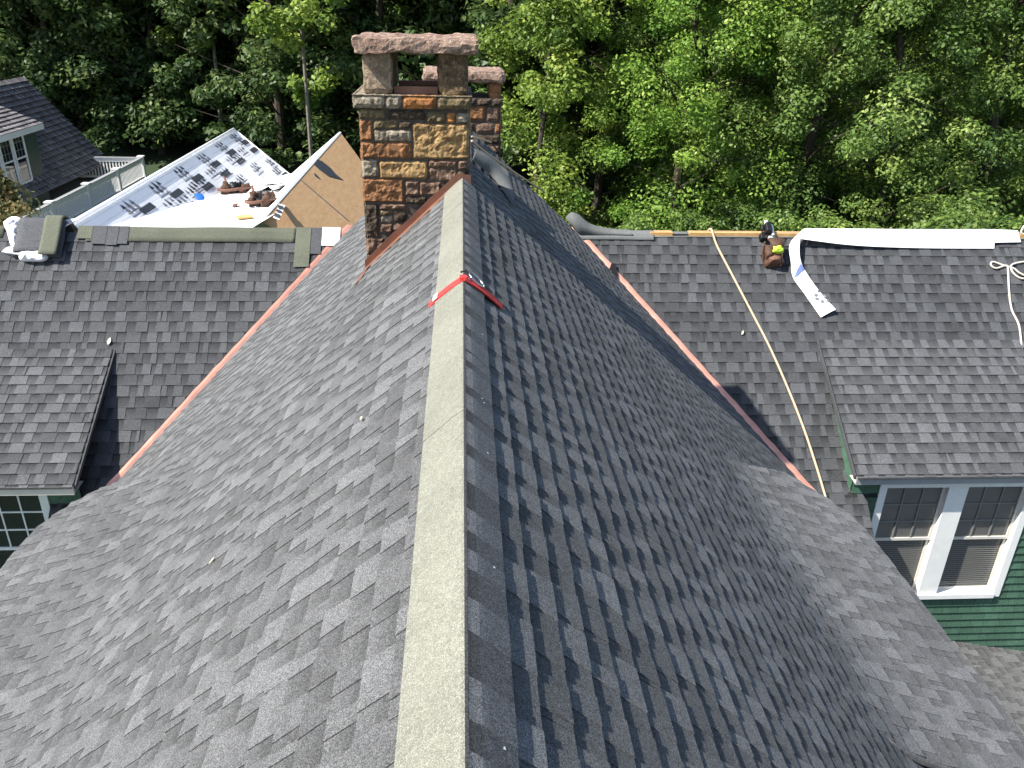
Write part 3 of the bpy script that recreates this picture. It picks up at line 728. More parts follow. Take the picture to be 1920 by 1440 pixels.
# ------------------------------------------------------------------ rear roofs under work (behind the left ridge)
X1, Z1 = -6.42, -3.52                                      # printed membrane gable
P1 = lambda u, d, h: (X1 + d, u, Z1 - .87 * d + h)          # u = y
def on_p1(px, py): return hit(px, py, (.87, 0, 1), Z1 + .87 * X1)
n1 = on_p1(195, 410).y
mb = MB(); rows = []
for i in range(25):
    y = 13.2 + (24.05 - 13.2) * i / 24; rows.append([P1(y, d, .012 * nz((y * 1.3, d * 2, 0))) for d in [1.55 * j / 10 for j in range(11)]])
mb.grid(rows); mb.poly([(X1, 13.2, Z1), (X1, 24.05, Z1), (X1 - 3.2, 24.05, Z1 - 2.8), (X1 - 3.2, 13.2, Z1 - 2.8)])
mb.poly([(X1 - 3.2, 24.04, Z1 - 2.8), (X1, 24.04, Z1), (X1 + 1.55, 24.04, Z1 - 1.35), (X1 + 1.55, 24.04, -9.6), (X1 - 3.2, 24.04, -9.6)])
rng = random.Random(77)                          # printed blocks and small marks, as on the membrane
def mark(px, py, w, l, mi):
    p = on_p1(px, py); u, d = p.y, p.x - X1
    mb.poly([P1(u - l / 2, d - w / 2, .016), P1(u + l / 2, d - w / 2, .016), P1(u + l / 2, d + w / 2, .016), P1(u - l / 2, d + w / 2, .016)], 1, mi + 1)
for px, py in ((461, 267), (477, 282), (435, 287), (452, 303), (405, 309), (423, 327), (371, 335), (390, 351), (332, 364), (536, 329), (277, 392)):
    mark(px, py, .11, .62, 0)
for px, py in ((437, 256), (447, 262), (410, 272), (420, 278), (377, 294), (386, 300), (335, 319), (343, 327), (290, 348), (298, 356), (238, 384), (247, 390), (451, 281), (430, 298), (444, 294), (420, 321), (398, 318), (361, 352), (392, 322), (342, 374), (362, 346), (315, 380), (475, 310), (480, 318), (503, 301), (510, 305), (448, 333), (450, 340), (515, 318), (520, 322), (356, 357), (376, 341)):
    p = on_p1(px, py); u, d = p.y, p.x - X1
    for k in range(3):
        du = (k - 1) * .21; w = (.042, .07, .042)[k]
        mb.poly([P1(u + du - .075, d + w, .016), P1(u + du + .075, d + w, .016), P1(u + du + .02, d - w, .016)], 1, 1 if rng.random() < .45 else 2)
    mb.poly([P1(u - .3, d + .12, .016), P1(u + .28, d + .12, .016), P1(u + .28, d + .145, .016), P1(u - .3, d + .145, .016)], 1, 2)
rr = mb.build('rear_roof', ['wrap', 'print', 'print_soft'], house); rr['label'] = 'gable covered in white printed membrane'
mb = MB(); mb.tube([(X1 - .0, 13.2, Z1 + .01), (X1, 24.06, Z1 + .01)], .045, 8); mb.tube([(X1, 24.06, Z1 + .01), (X1 + 1.5, 24.06, Z1 - 1.29)], .03, 8)
mb.build('ridge_lap', 'membrane', rr, True)

# low white deck between the gables
WA, WB, WC = .064, -.107, -1.827
dz = lambda x, y: WA * x + WB * y + WC
def on_deck(px, py, h=0): return hit(px, py, (-WA, -WB, 1), WC + h)
X2, Z2 = -3.5, -3.57
mb = MB(); rows = []
for i in range(30):
    y = 11.6 + (24.0 - 11.6) * i / 29; rows.append([(x, y, dz(x, y) + .014 * nz((x * 2, y * 1.5, 4))) for x in [-6.6 + 3.2 * j / 12 for j in range(13)]])
mb.grid(rows); o = mb.build('flat_roof', 'membrane', house, True); o['label'] = 'low white membrane deck'
# plywood gable
mb = MB(); sp = 0.70
yn, yf = 14.1, 24.3
q_ = hit(690, 319, (sp, 0, 1), Z2 + sp * X2); ql = (q_.x - X2) / (yf - q_.y); qx = X2 + ql * (yf - yn)
mb.poly([(X2, yn, Z2), (qx, yn, Z2 - (qx - X2) * sp), (X2, yf, Z2)])
mb.poly([(X2, yf, Z2), (qx, yn, Z2 - (qx - X2) * sp), (qx, yn, -9.5), (X2, yf, -9.5)]); mb.poly([(X2, yf, Z2), (X2, yf, -9.5), (X2 - 1.6, yf, -9.5), (X2 - 1.6, yf, Z2 - 1.3)])
py_ = mb.build('rear_roof', 'ply', house); py_['label'] = 'bare tan plywood slope'
mb = MB()
mb.poly([(X2, yn, Z2 + .01), (X2, yf, Z2 + .01), (X2 - 1.6, yf, Z2 - 1.3), (X2 - 1.6, yn, Z2 - 1.3)])
mb.poly([(X2, yn, Z2 + .01), (X2, yf, Z2 + .01), (X2 + .04, yf, Z2 + .01 - .04 * sp), (X2 + .04, yn, Z2 + .01 - .04 * sp)][::-1])
mb.build('ridge_lap', 'membrane', py_)
mb = MB()
def on_ply(px, py): return hit(px, py, (sp, 0, 1), Z2 + sp * X2) + Vector((.008, 0, .008))
a, b = on_ply(562, 337), on_ply(652, 414); mb.tube([a, b], .012, 5)
a, b = on_ply(525, 405), on_ply(640, 247)
mb.build('panel_joint', 'print', py_)
mb = MB(); mb.poly([on_ply(*p) for p in ((594, 299), (604, 303), (620, 316), (628, 326), (643, 338), (616, 331), (598, 318), (588, 309))]); o = mb.build('dark_patch', 'print', py_); solid(o, .006, 1)  # thin dark sheet lying on the plywood
mb = MB(); mb.poly([on_ply(*p) for p in ((588, 325), (592, 327), (600, 336), (597, 335), (590, 330))]); solid(mb.build('nail_strip', 'print', py_), .01, 1)
# printed loose lap at the near corner of the plywood, black bars
lap = [on_deck(512, 408, .06), on_deck(524, 412, .05), on_ply(534, 386), on_ply(522, 383)]
mb = MB(); mb.poly([lap[0], lap[1], lap[2], lap[3]], 1, 0); A, B, Dd, Cc = [Vector(p) + Vector((0, -.01, .02)) for p in lap]
L = lambda u, v: (A * (1 - u) + B * u) * (1 - v) + (Cc * (1 - u) + Dd * u) * v
for v0, v1 in ((.06, .26), (.38, .52), (.66, .84)): mb.poly([L(.1, v0), L(.98, v0 - .03), L(.98, v1 - .03), L(.1, v1)], 1, 1)
solid(mb.build('membrane_lap', ['membrane', 'print'], py_), .006, 1)

# ------------------------------------------------------------------ neighbouring house at the left, with its deck
nb = empty('neighbouring_house', (-19, 33, -9), 'distant house at the left edge with brown roof, green dormer and railed deck', 'house')
RX, RZ, RY, RSL = -19.35, -3.62, 39.3, 1.2
Pn = lambda u, d, h: (RX + d * .64 + h * .77, u, RZ - d * .768 + h * .64)
shingles(Pn, 22, RY, 0, 4.75, [], 91, e=.24, bt=.06, tt=.015, contrast=1.35).build('roof', 'old', nb)
mb = MB(); mb.poly([(RX, 22, RZ), (RX, RY, RZ), (RX - 4, RY, RZ - 4.6), (RX - 4, 22, RZ - 4.6)]); mb.build('rear_slope', 'old', nb)
mb = MB(); mb.poly([(RX - 3.8, RY - .1, -8.3), (RX, RY - .1, RZ - .1), (RX + 3.0, RY - .1, -7.3), (RX + 3.0, RY - .1, -11), (RX - 3.8, RY - .1, -11)])
mb.poly([(-13.6, 22, -8.2), (-13.6, RY - .1, -8.2), (-13.6, RY - .1, -11), (-13.6, 22, -11)]); mb.poly([(-16.4, RY - .1, -7.3), (-13.6, RY - .1, -8.2), (-13.6, RY - .1, -11), (-16.4, RY - .1, -11)])
mb.build('wall', 'green_dark', nb)
# dormer with two windows
XD = -16.7; e1 = on_x(62, 230, XD); zeave = e1.z; yend = e1.y
mb = MB(); ztd = zeave + 1.0
Pd = lambda u, d, h: (XD + .25 - 2.4 + d * .92 + h * .38, u, zeave + .95 - d * .39 + h * .92)
shingles(Pd, 22, yend + .2, 0, 2.6, [], 92, e=.24, bt=.05, tt=.015, contrast=1.2).build('dormer_roof', 'old', nb)
mb = MB(); mb.box(XD - .05, XD + .27, 22, yend + .22, zeave - .26, zeave - .04); mb.build('fascia', 'white', nb)
mb = MB(); mb.poly([(XD, 22, zeave - .2), (XD, yend, zeave - .2), (XD, yend, -8), (XD, 22, -8)]); mb.poly([(XD, yend, zeave - .1), (XD - 3, yend, zeave + .9), (XD - 3, yend, -8), (XD, yend, -8)]); mb.build('dormer_wall', 'green_dark', nb)
ws = [on_x(x, 255, XD).y for x in (-60, -22, 18, 42)]; ztop = on_x(40, 243, XD).z; zbot = ztop - 1.9
yw1 = on_x(40, 250, XD).y; step = 0.95
for k in range(4):
    y1 = yw1 - k * step; y0 = y1 - step + .06; f = .09
    mb = MB(); x = XD + .05
    mb.box(XD, x, y0, y0 + f, zbot, ztop); mb.box(XD, x, y1 - f, y1, zbot, ztop); mb.box(XD, x, y0 + f, y1 - f, ztop - f, ztop); mb.box(XD, x, y0 + f, y1 - f, zbot, zbot + f); mb.box(XD, x, y0 + f, y1 - f, (zbot + ztop) / 2 - .03, (zbot + ztop) / 2 + .03)
    w = mb.build('window', 'white', nb)
    mb = MB(); mb.poly([(XD + .02, y0 + f, zbot + f), (XD + .02, y1 - f, zbot + f), (XD + .02, y1 - f, ztop - f), (XD + .02, y0 + f, ztop - f)]); mb.build('pane', 'glass', w)
    mb = MB(); zm = (zbot + ztop) / 2
    for i in (1, 2): yq = y0 + f + (y1 - y0 - 2 * f) * i / 3; mb.box(XD + .022, XD + .034, yq - .012, yq + .012, zm, ztop - f)
    for i in (1, 2): zq = zm + (ztop - f - zm) * i / 3; mb.box(XD + .024, XD + .036, y0 + f, y1 - f, zq - .012, zq + .012)
    mb.build('muntin_grid', 'muntin', w)
# deck and its railing
XK, ZK, YK0, YK1 = -14.5, -7.88, 24.0, 38.3
mb = MB(); mb.box(-19.5, XK + .9, 22, YK1 + .3, ZK - .25, ZK); mb.build('deck', 'deck', nb)
mb = MB(); mb.box(XK + .86, XK + 1.05, 22, YK1 + .5, ZK - .5, ZK - .12); mb.box(XK - .1, XK + 1.0, YK1 + .1, YK1 + .35, ZK - .05, ZK + .05); mb.build('gutter', 'black', nb)
TOP = -6.9
def railing(P, ln, posts, name='railing'):
    mb = MB(); mb.box(0, ln, -.06, .06, TOP - .05, TOP, fn=P); mb.box(0, ln, -.045, .045, TOP - .16, TOP - .06, fn=P); mb.box(0, ln, -.04, .04, ZK + .10, ZK + .19, fn=P)
    r = mb.build(name, 'white', nb)
    mb = MB(); mb.box(0, ln, -.085, .085, TOP + .002, TOP + .03, fn=P); mb.build('rail_cap', 'greytrim', r)
    n = int(ln / .135)
    mb = MB()
    for i in range(n): x = (i + .5) * ln / n; mb.box(x - .028, x + .028, -.022, .022, ZK + .19, TOP - .16, fn=P)
    b = mb.build('baluster', 'white', r); b['kind'] = 'stuff'
    for x in posts:
        mb = MB(); mb.box(x - .1, x + .1, -.1, .1, ZK, TOP + .05, fn=P); mb.box(x - .14, x + .14, -.14, .14, TOP + .05, TOP + .1, fn=P); mb.box(x - .13, x + .13, -.13, .13, ZK, ZK + .14, fn=P); mb.build('post', 'white', r)
railing(lambda x, y, z: (XK + y, YK1 - x, z), YK1 - YK0, (0, 2.9, 5.9, 9.0, 12.2))
railing(lambda x, y, z: (XK - .1 - x, YK1 + y, z), 3.6, (3.5,))

# ------------------------------------------------------------------ loose things on the roofs
# red strap anchor over the main ridge
yA = on_left(868, 530).y
anchor = empty('roof_anchor', (0, yA, -HM), 'red strap roof anchor with steel ring straddling the main ridge', 'roof anchor')
for s, yo, xe in ((-1, .06, .205), (1, .10, .232)):
    mb = MB(); rows = []
    for i in range(11):
        x = .006 + (xe - .006) * i / 10; y = yA + yo * (i / 10) + .015; z = -HM - T * x + .026 + .012 * math.sin(math.pi * i / 10); w = .046
        rows.append([(s * x, y - w, z), (s * x, y + w, z)])
    mb.grid(rows); st = mb.build('strap', 'red', anchor); solid(st, .008)
    mb = MB(); x = xe * .8; y = yA + yo * .8 + .015; z = -HM - T * x + .043
    mb.poly([(s * (x - .012), y - .044, z + T * .012), (s * (x + .014), y - .044, z - T * .014), (s * (x + .014), y + .044, z - T * .014), (s * (x - .012), y + .044, z + T * .012)]); solid(mb.build('label_patch', 'membrane', st), .002)
mb = MB(); mb.box(-.02, .02, yA - .012, yA + .042, -HM + .005, -HM + .034); mb.tube([(-.015, yA + .04, -HM + .05), (.02, yA + .045, -HM + .062), (.03, yA + .03, -HM + .045)], .007, 6, mi=1); mb.build('hinge_plate', ['red', 'black'], anchor)
mb = MB(); cen = on_right(893, 538); ring = []
for i in range(25):
    w = 2 * math.pi * i / 24; d = math.cos(w) * .062 + .082; yy = yA + .11 + math.sin(w) * .06
    ring.append((d * CT + .03 * ST, yy, -HM - d * ST + .035 * CT + .012))
mb.tube(ring, .0058, 8); mb.build('ring', 'steel', anchor, True)

# ropes
def rope(name, pts, r, m, label, n=8, sides=7):
    mb = MB(); mb.tube(catmull(pts, n), r, sides); return tag(mb.build(name, m, None, True), label, 'rope')
rope('rope', [(on_wing(1331, 431).x, YR + .3, ZR - .2), (on_wing(1331, 431).x, YR + .02, ZR + .06)] + [on_wing(x, y, .022) for x, y in ((1345, 462), (1378, 525), (1412, 590), (1443, 650), (1475, 722), (1506, 800), (1531, 875), (1549, 935))], .016, 'rope', 'tan rope running down the right shingle slope beside the copper valley')
rope('rope', [on_wing(*p, .03) for p in ((1916, 660), (1911, 612), (1897, 580), (1892, 545), (1890, 505), (1886, 498), (1868, 503), (1858, 497), (1862, 491), (1880, 497), (1900, 503), (1912, 512), (1925, 516), (1940, 505), (1930, 492), (1912, 492), (1896, 498), (1900, 512), (1915, 522), (1935, 520))], .014, 'rope_grey', 'pale knotted rope hanging on the right slope at the photo edge', 10)
rope('rope', [(on_wing(1935, 430).x, YR, ZR + .04), (on_wing(1912, 428).x, YR - .02, ZR + .16), (on_wing(1906, 428).x, YR - .03, ZR + .06), (on_wing(1915, 432).x, YR - .05, ZR + .02)], .014, 'rope_grey', 'short loop of pale rope on the right ridge end', 6)
rope('rope', [on_right(882, 261) + Vector((.02, 0, .03)), on_right(905, 267) + Vector((.02, 0, .03)), on_right(936, 277) + Vector((.03, 0, .03))], .013, 'rope', 'short tan rope end just below the rear chimney')
rope('rope', [on_right(x, y) + Vector((.022, 0, .024)) for x, y in ((881, 268), (910, 291), (950, 319), (990, 345), (1018, 363))], .014, 'rope', 'tan rope crossing the main roof behind the front chimney')

# lifted membrane strip behind the front chimney
mb = MB(); up = [(881, 288), (900, 305), (925, 328), (945, 345), (957, 372)]; dn = [(882, 303), (900, 318), (920, 336), (940, 362), (956, 388)]
rows = [[on_right(*a) + Vector((.09, 0, .10)) * k, on_right(*b) + Vector((.02, 0, .02))] for a, b, k in zip(up, dn, (.5, .9, 1, .9, .4))]
mb.grid([catmull([r[0] for r in rows], 5), [(a + b) / 2 + Vector((.02, 0, .03)) for a, b in zip(catmull([r[0] for r in rows], 5), catmull([r[1] for r in rows], 5))], catmull([r[1] for r in rows], 5)], tone=.8)
o = mb.build('flashing_strip', 'felt', None, True); solid(o, .004); tag(o, 'curled dark felt flashing strip lying beside the front chimney', 'flashing strip')

# shingle offcut lying over the right valley
mb = MB(); pts = [on_wing(*p, h) for p, h in (((1138, 513), .05), (1147, 493), ) ] if False else [on_wing(1139, 512, .05), on_wing(1147, 493, .06), on_wing(1154, 494, .06), on_wing(1158, 512, .05), on_wing(1158, 528, .045), on_wing(1150, 529, .045)]
mb.poly(pts[::-1]); o = mb.build('shingle_offcut', 'black_shingle'); solid(o, .006); tag(o, 'dark pointed shingle offcut lying on the right copper valley', 'shingle')

# white membrane strip half unrolled on the right ridge
upper = [(1507, 429, .10), (1600, 429, .095), (1720, 430, .09), (1862, 430, .09)]
lower = [(1501, 448, .13), (1600, 460, .07), (1720, 465, .03), (1864, 466, .02)]
mb = MB(); U = catmull([on_wing(x, y, h) for x, y, h in upper], 10); Lw = catmull([on_wing(x, y, h) for x, y, h in lower], 10)
rows = [U, [(a * .66 + b * .34) + Vector((0, -.01, .012)) for a, b in zip(U, Lw)], [(a * .33 + b * .67) + Vector((0, -.01, .012)) for a, b in zip(U, Lw)], Lw]
mb.grid(rows)
fl_l_ = [(1507, 429, .10), (1481, 457, .13), (1483, 492, .09), (1487, 520, .03), (1510, 553, .025), (1539, 595, .03)]
fl_r_ = [(1501, 448, .13), (1499, 464, .15), (1501, 486, .10), (1510, 508, .04), (1538, 548, .03), (1567, 580, .08)]
U2 = catmull([on_wing(x, y, h) for x, y, h in fl_l_], 8); L2 = catmull([on_wing(x, y, h) for x, y, h in fl_r_], 8)
rows2 = [[a + (b - a) * k + NW * .012 * math.sin(k * 3.14) for k in (0, .33, .67, 1)] for a, b in zip(U2, L2)]; mb.grid([r[::-1] for r in rows2])
mb.poly([on_wing(1862, 430, .09), on_wing(1864, 455, .045), on_wing(1914, 454, .04), on_wing(1908, 432, .08)][::-1])
strip = mb.build('membrane_strip', 'membrane', None); solid(strip, .004); tag(strip, 'white membrane strip along the right ridge with one end folded down the slope', 'membrane')
def patch(poly, m, name, h=.012):
    mb = MB(); mb.poly([on_wing(x, y, h_) for x, y, h_ in poly][::-1]); o = mb.build(name, m); return o
def on_strip(px, py):                                     # point on the hanging end of the strip
    r = Vector(RM @ np.array([px - CX, py - CY, F])).normalized(); best = None
    for ra, rb in zip(rows2, rows2[1:]):
        for k in range(3):
            for tri in ((ra[k], ra[k + 1], rb[k + 1]), (ra[k], rb[k + 1], rb[k])):
                e1, e2 = tri[1] - tri[0], tri[2] - tri[0]; n = e1.cross(e2)
                if abs(n.dot(r)) < 1e-9: continue
                t = n.dot(tri[0]) / n.dot(r); p = r * t; q = p - tri[0]
                d = n.dot(n); a = q.cross(e2).dot(n) / d; b = e1.cross(q).dot(n) / d
                if a >= -.02 and b >= -.02 and a + b <= 1.02: best = p if best is None or p.length < best.length else best
    return (best - r * .012) if best is not None else on_wing(px, py, .06)
def strip_mark(pts, m, label=None):
    mb = MB(); mb.poly([on_strip(*p) for p in pts]); o = mb.build('printed_mark' if m != 'bluefilm' else 'blue_patch', m); o.parent = strip; o.matrix_parent_inverse = Matrix.Translation(-strip.location)
    if label: o['label'] = label
strip_mark(((1489, 520), (1496, 516), (1504, 508), (1508, 504), (1502, 494), (1494, 507)), 'bluefilm', 'blue translucent patch')
for cx, cy, rx, ry in ((1530, 553, 4, 3), (1532, 560, 4.5, 2.6), (1542, 565, 4, 3), (1535, 546, 3, 2), (1546, 556, 2.5, 3.5), (1552, 564, 2, 3)):
    strip_mark([(cx + rx * math.cos(w), cy + ry * math.sin(w)) for w in [2 * math.pi * k / 9 for k in range(9)]], 'print_soft')
for cx, cy, l in ((1531, 438, 3), (1495, 465, 1.5)): strip_mark(((cx, cy), (cx + l, cy + 1), (cx + l, cy + 2.5), (cx, cy + 1.5)), 'print_soft')

# leaf on that strip and a few scraps
def leaf(px, py, fn, size, m, label, rot=0.3, name='fallen_leaf', lift=.02):
    c = Vector(fn(px, py)); n = NW if fn in (on_wing,) else Vector((0, 0, 1))
    if fn is on_left: n = Vector((-ST, 0, CT))
    if fn is on_right: n = Vector((ST, 0, CT))
    c = c + n * lift; a = n.orthogonal().normalized(); b = n.cross(a); a, b = a * math.cos(rot) + b * math.sin(rot), b * math.cos(rot) - a * math.sin(rot)
    mb = MB(); prof = [(-1, 0), (-.55, .34), (0, .46), (.55, .3), (1, 0)]
    mid = [c + a * size * x + n * .006 * abs(x) for x, w in prof]
    mb.grid([[p + b * size * w + n * .02 * size / .05 * w for p, (x, w) in zip(mid, prof)], mid, [p - b * size * w + n * .02 * size / .05 * w for p, (x, w) in zip(mid, prof)]])
    o = mb.build(name, m); solid(o, .0015); return tag(o, label, 'leaf')
lf = leaf(1440, 432, on_wing, .10, 'leafgreen', 'pale green leaf lying on the white membrane at the right ridge', .6, lift=.06)
leaf(684, 790, on_left, .022, 'leafdry', 'curled dry leaf on the sunny main slope left of the ridge, upper of two', 1.1)
leaf(404, 1056, on_left, .024, 'leafdry', 'dry leaf on the sunny main slope nearer the eave, lower of two', .3)
leaf(206, 641, on_wing, .055, 'cream', 'small pale scrap above the left dormer roof', .5, 'membrane_scrap')
leaf(1391, 625, on_wing, .04, 'leafdry', 'small dry leaf on the right slope between rope and copper valley', .2)
mb = MB()

# tool pouch and nail gun on the right ridge
def wing_frame(px, py):
    o = on_wing(px, py); ax = Vector((1, 0, 0)); ay = Vector((0, CS, SS)); return lambda a, b, h, k=1.0: o + (ax * a + ay * b + NW * h) * k
W_ = wing_frame(1447, 474); W = lambda a, b, h: W_(a, b, h, 1.28)
pouch = empty('tool_pouch', on_wing(1447, 500), 'brown leather tool pouch with lime green gloves lying on the right slope', 'tool pouch')
def lump(fn, ca, cb, ra, rb, rh, seed, base=.0, p=2.6, amp=.12, nu=14, nv=8):
    mb = MB(); rows = []
    for i in range(nv + 1):
        v = math.pi / 2 * i / nv; row = []
        for j in range(nu):
            u = 2 * math.pi * j / nu; cu, su = math.cos(u), math.sin(u); k = math.cos(v) ** .55
            x = math.copysign(abs(cu) ** (2 / p), cu) * k; y = math.copysign(abs(su) ** (2 / p), su) * k
            q = 1 + amp * nz((x * 2 + seed, y * 2, v * 2)); row.append(fn(ca + ra * x * q, cb + rb * y * q, base + rh * math.sin(v) ** .8 * q))
        rows.append(row)
    mb.grid(rows, closed=True); return mb
lump(W, -.01, -.07, .105, .13, .12, 1, amp=.2, p=5).build('pouch_body', 'leather', pouch, True)
lump(W, -.02, -.15, .07, .04, .16, 5, amp=.1, p=6).build('pocket', 'leather_red', pouch, True)
lump(W, -.075, -.05, .045, .085, .15, 9, amp=.2, p=5).build('pocket', 'leather', pouch, True)
mb = MB(); mb.grid([[W(-.08, .10, .12), W(0, .115, .13), W(.10, .105, .12), W(.16, .12, .10)], [W(-.06, .02, .165), W(.02, .01, .17), W(.09, .03, .155), W(.13, .08, .12)], [W(-.03, -.06, .13), W(.02, -.09, .12), W(.06, -.05, .13), W(.08, .0, .12)]])
solid(mb.build('flap', 'leather', pouch, True), .008)
mb = MB(); mb.tube([W(.075, .0, .12), W(.065, -.1, .09), W(.055, -.19, .05)], .012, 6); mb.build('hammer_handle', 'wood', pouch)
mb = MB(); mb.tube(catmull([W(-.1, .08, .1), W(-.14, -.02, .1), W(-.13, -.12, .04)], 5), .014, 6); mb.build('belt', 'leather', pouch)
glove = lump(W, .01, -.055, .06, .038, .06, 17, base=.13, amp=.5).build('work_glove', 'lime', None, True); tag(glove, 'lime green work gloves tucked in the brown tool pouch', 'gloves')
G = wing_frame(1436, 441)
gun = empty('nail_gun', on_wing(1434, 446), 'black and silver nail gun resting on the right ridge above the tool pouch', 'nail gun')
gb = lambda a0, a1, b0, b1, h0, h1, m, nm: (lambda mb: (mb.box(a0, a1, b0, b1, h0, h1, fn=G), bev(mb.build(nm, m, gun)))[1])(MB())
def bev(o):
    m = o.modifiers.new('bevel', 'BEVEL'); m.width = .012; m.segments = 2; return o
gb(-.045, .035, -.03, .12, .05, .17, 'black', 'body'); gb(.04, .075, -.08, .10, .04, .13, 'silver', 'handle'); gb(-.12, -.05, -.12, -.02, .01, .11, 'black', 'magazine'); gb(.0, .10, -.1, -.06, .03, .09, 'silver', 'base'); gb(-.09, -.05, .03, .11, .04, .10, 'black', 'air_fitting')
mb = MB(); mb.tube([G(-.01, .12, .10), G(-.01, .175, .10)], .03, 8); mb.build('nose', 'silver', gun)

# bundle of shingles draped over the left ridge
Bx0, Bx1 = on_wing(35, 440).x, on_wing(124, 440).x
bundle = empty('shingle_bundle', ((Bx0 + Bx1) / 2, YR - .2, ZR), 'bundle of grey shingles with an olive end strip draped over the left ridge', 'shingle bundle')
def saddle(x0, x1, lift, front, back):
    prof = []
    for i in range(6): d = front + (.16 - front) * i / 5; prof.append((-d * CS - lift * SS, -d * SS + lift * CS))
    for i in range(1, 8):
        w = -1 + 2 * i / 8; prof.append((w * .13, lift + .03 - .10 * w * w))
    for i in range(6): d = .16 + (back - .16) * i / 5; prof.append((d * CS + lift * SS, -d * SS + lift * CS))
    return [[(x, YR + a, ZR + b) for a, b in prof] for x in [x0 + (x1 - x0) * k / 6 for k in range(7)]]
xm = Bx0 + (Bx1 - Bx0) * .63
for i in range(4):
    mb = MB(); mb.grid(saddle(Bx0 + .015 * i, xm + .25 - .02 * i, .045 + .02 * i, .47 - .015 * i, .4), tone=1.25); solid(mb.build('shingle', 'wing', bundle, True), .014)
mb = MB(); mb.grid(saddle(xm, Bx1, .135, .49, .4), tone=1.15); solid(mb.build('end_strip', 'olive', bundle, True), .02)
mb = MB()
for b0 in (.12, .25, .36): mb.grid([[P_wing(Bx0 + .02, b0, .118), P_wing(xm, b0, .125)], [P_wing(Bx0 + .02, b0 + .012, .118), P_wing(xm, b0 + .012, .125)]])
mb.build('shingle_joint', 'print', bundle)

# crumpled white wrapper under and beside the bundle
def crumple(name, outlines, label, hgt, seed, m='plastic', cat='wrapper', fn=on_wing, fq=.7):
    """outline in photo pixels; a crumpled skin with thickness lying on the slope"""
    mb = MB()
    for outline in (outlines if isinstance(outlines[0], list) else [outlines]):
        cx = sum(p[0] for p in outline) / len(outline); cy = sum(p[1] for p in outline) / len(outline)
        out = [tuple(p) for p in catmull([(x, y, 0) for x, y in outline + outline[:1]], 6)][:-1]; rows = []
        for k in (1.0, .94, .84, .72, .58, .44, .3, .16, .04):
            row = []
            for x, y, _ in out:
                px, py = cx + (x - cx) * k, cy + (y - cy) * k
                b = fn(px, py, 0.0); q = 1 - abs(noise.noise(b * 7 * fq + Vector((seed, 0, 0)))) * 2.2; r = noise.noise(b * 23 * fq + Vector((0, seed, 0)))
                h = .012 + hgt * (1 - k ** 3) ** .6 * (.7 + .5 * q + .3 * r); row.append(fn(px, py, h if k < 1 else 0.0))
            rows.append(row)
        mb.grid(rows, closed=True); mb.poly(rows[-1])
    return tag(mb.build(name, m, None, m != 'membrane'), label, cat)
crumple('plastic_wrapper', [[(6, 416), (22, 406), (40, 410), (40, 430), (32, 442), (18, 438), (9, 428)], [(12, 432), (34, 428), (50, 444), (66, 464), (60, 476), (34, 476), (20, 460)], [(2, 472), (14, 463), (34, 464), (60, 464), (90, 468), (93, 480), (84, 490), (60, 491), (40, 489), (30, 478), (16, 477)]], 'crumpled white plastic wrapper below the shingle bundle on the left ridge', .10, 3)
crumple('plastic_wrapper', [(86, 458), (98, 452), (109, 462), (106, 466), (95, 464), (88, 470)], 'small bluish wrapper flap sticking out under the shingle bundle', .05, 8)
crumple('plastic_wrapper', [(108, 412), (122, 411), (140, 410), (150, 411), (134, 419), (118, 428), (106, 436)], 'white wrapper end trailing from the shingle bundle along the ridge', .06, 13)

# things on the white deck
dn_ = lambda px, py, h=0: on_deck(px, py, h)
crumple('tarp', [(462, 362), (470, 345), (500, 333), (520, 340), (535, 338), (546, 340), (540, 347), (515, 356), (500, 352), (480, 362)], 'crumpled white tarp heap on the white rear deck by the valley', .11, 21, 'membrane', 'tarp', dn_, .16)
def tools(px, py, label, seed, sx, sy):
    e = empty('tool_belt', on_deck(px, py), label, 'tool belt'); o = on_deck(px, py); fn = lambda a, b, h: o + Vector((a, b, h + WB * b + WA * a))
    rng = random.Random(seed)
    for k in range(3):
        lump(fn, (k - 1) * sx * .55, rng.uniform(-.1, .1), sx * .42, sy * .5, rng.uniform(.16, .26), seed + k * 3, amp=.45).build('pouch', ('leather', 'black', 'leather')[k], e, True)
    mb = MB(); mb.tube(catmull([fn(-sx * .9, .2, .05), fn(-sx * .95, -.3, .12), fn(-.1, -.45, .1), fn(sx * .8, -.3, .12), fn(sx * .9, .25, .06)], 6), .035, 6); mb.build('belt', 'leather_red', e, True)
    mb = MB(); mb.tube([fn(-sx * .6, .1, .1), fn(-sx * 1.15, .5, .34)], .025, 6); mb.build('tool_handle', 'leather_red', e)
tools(444, 361, 'dark tool belt left on the white deck, the farther and flatter of two', 3, .34, .6)
tools(493, 384, 'brown tool belt heap on the white deck nearest the plywood slope', 6, .26, .7)
mb = MB(); c = on_deck(373, 372, .03); n_ = Vector((.05, -.62, .78)).normalized(); ax = n_.orthogonal().normalized(); bx = n_.cross(ax)
rim = [[c + (ax * math.cos(w) + bx * math.sin(w)) * r + n_ * h for w in [2 * math.pi * k / 24 for k in range(24)]] for r, h in ((.105, -.04), (.115, .0), (.11, .04), (.08, .05), (.02, .052))]
mb.grid(rim, closed=True); mb.poly(rim[-1]); tag(mb.build('bucket_lid', 'bluecap', None, True), 'round bright blue lid lying on the white membrane', 'lid')
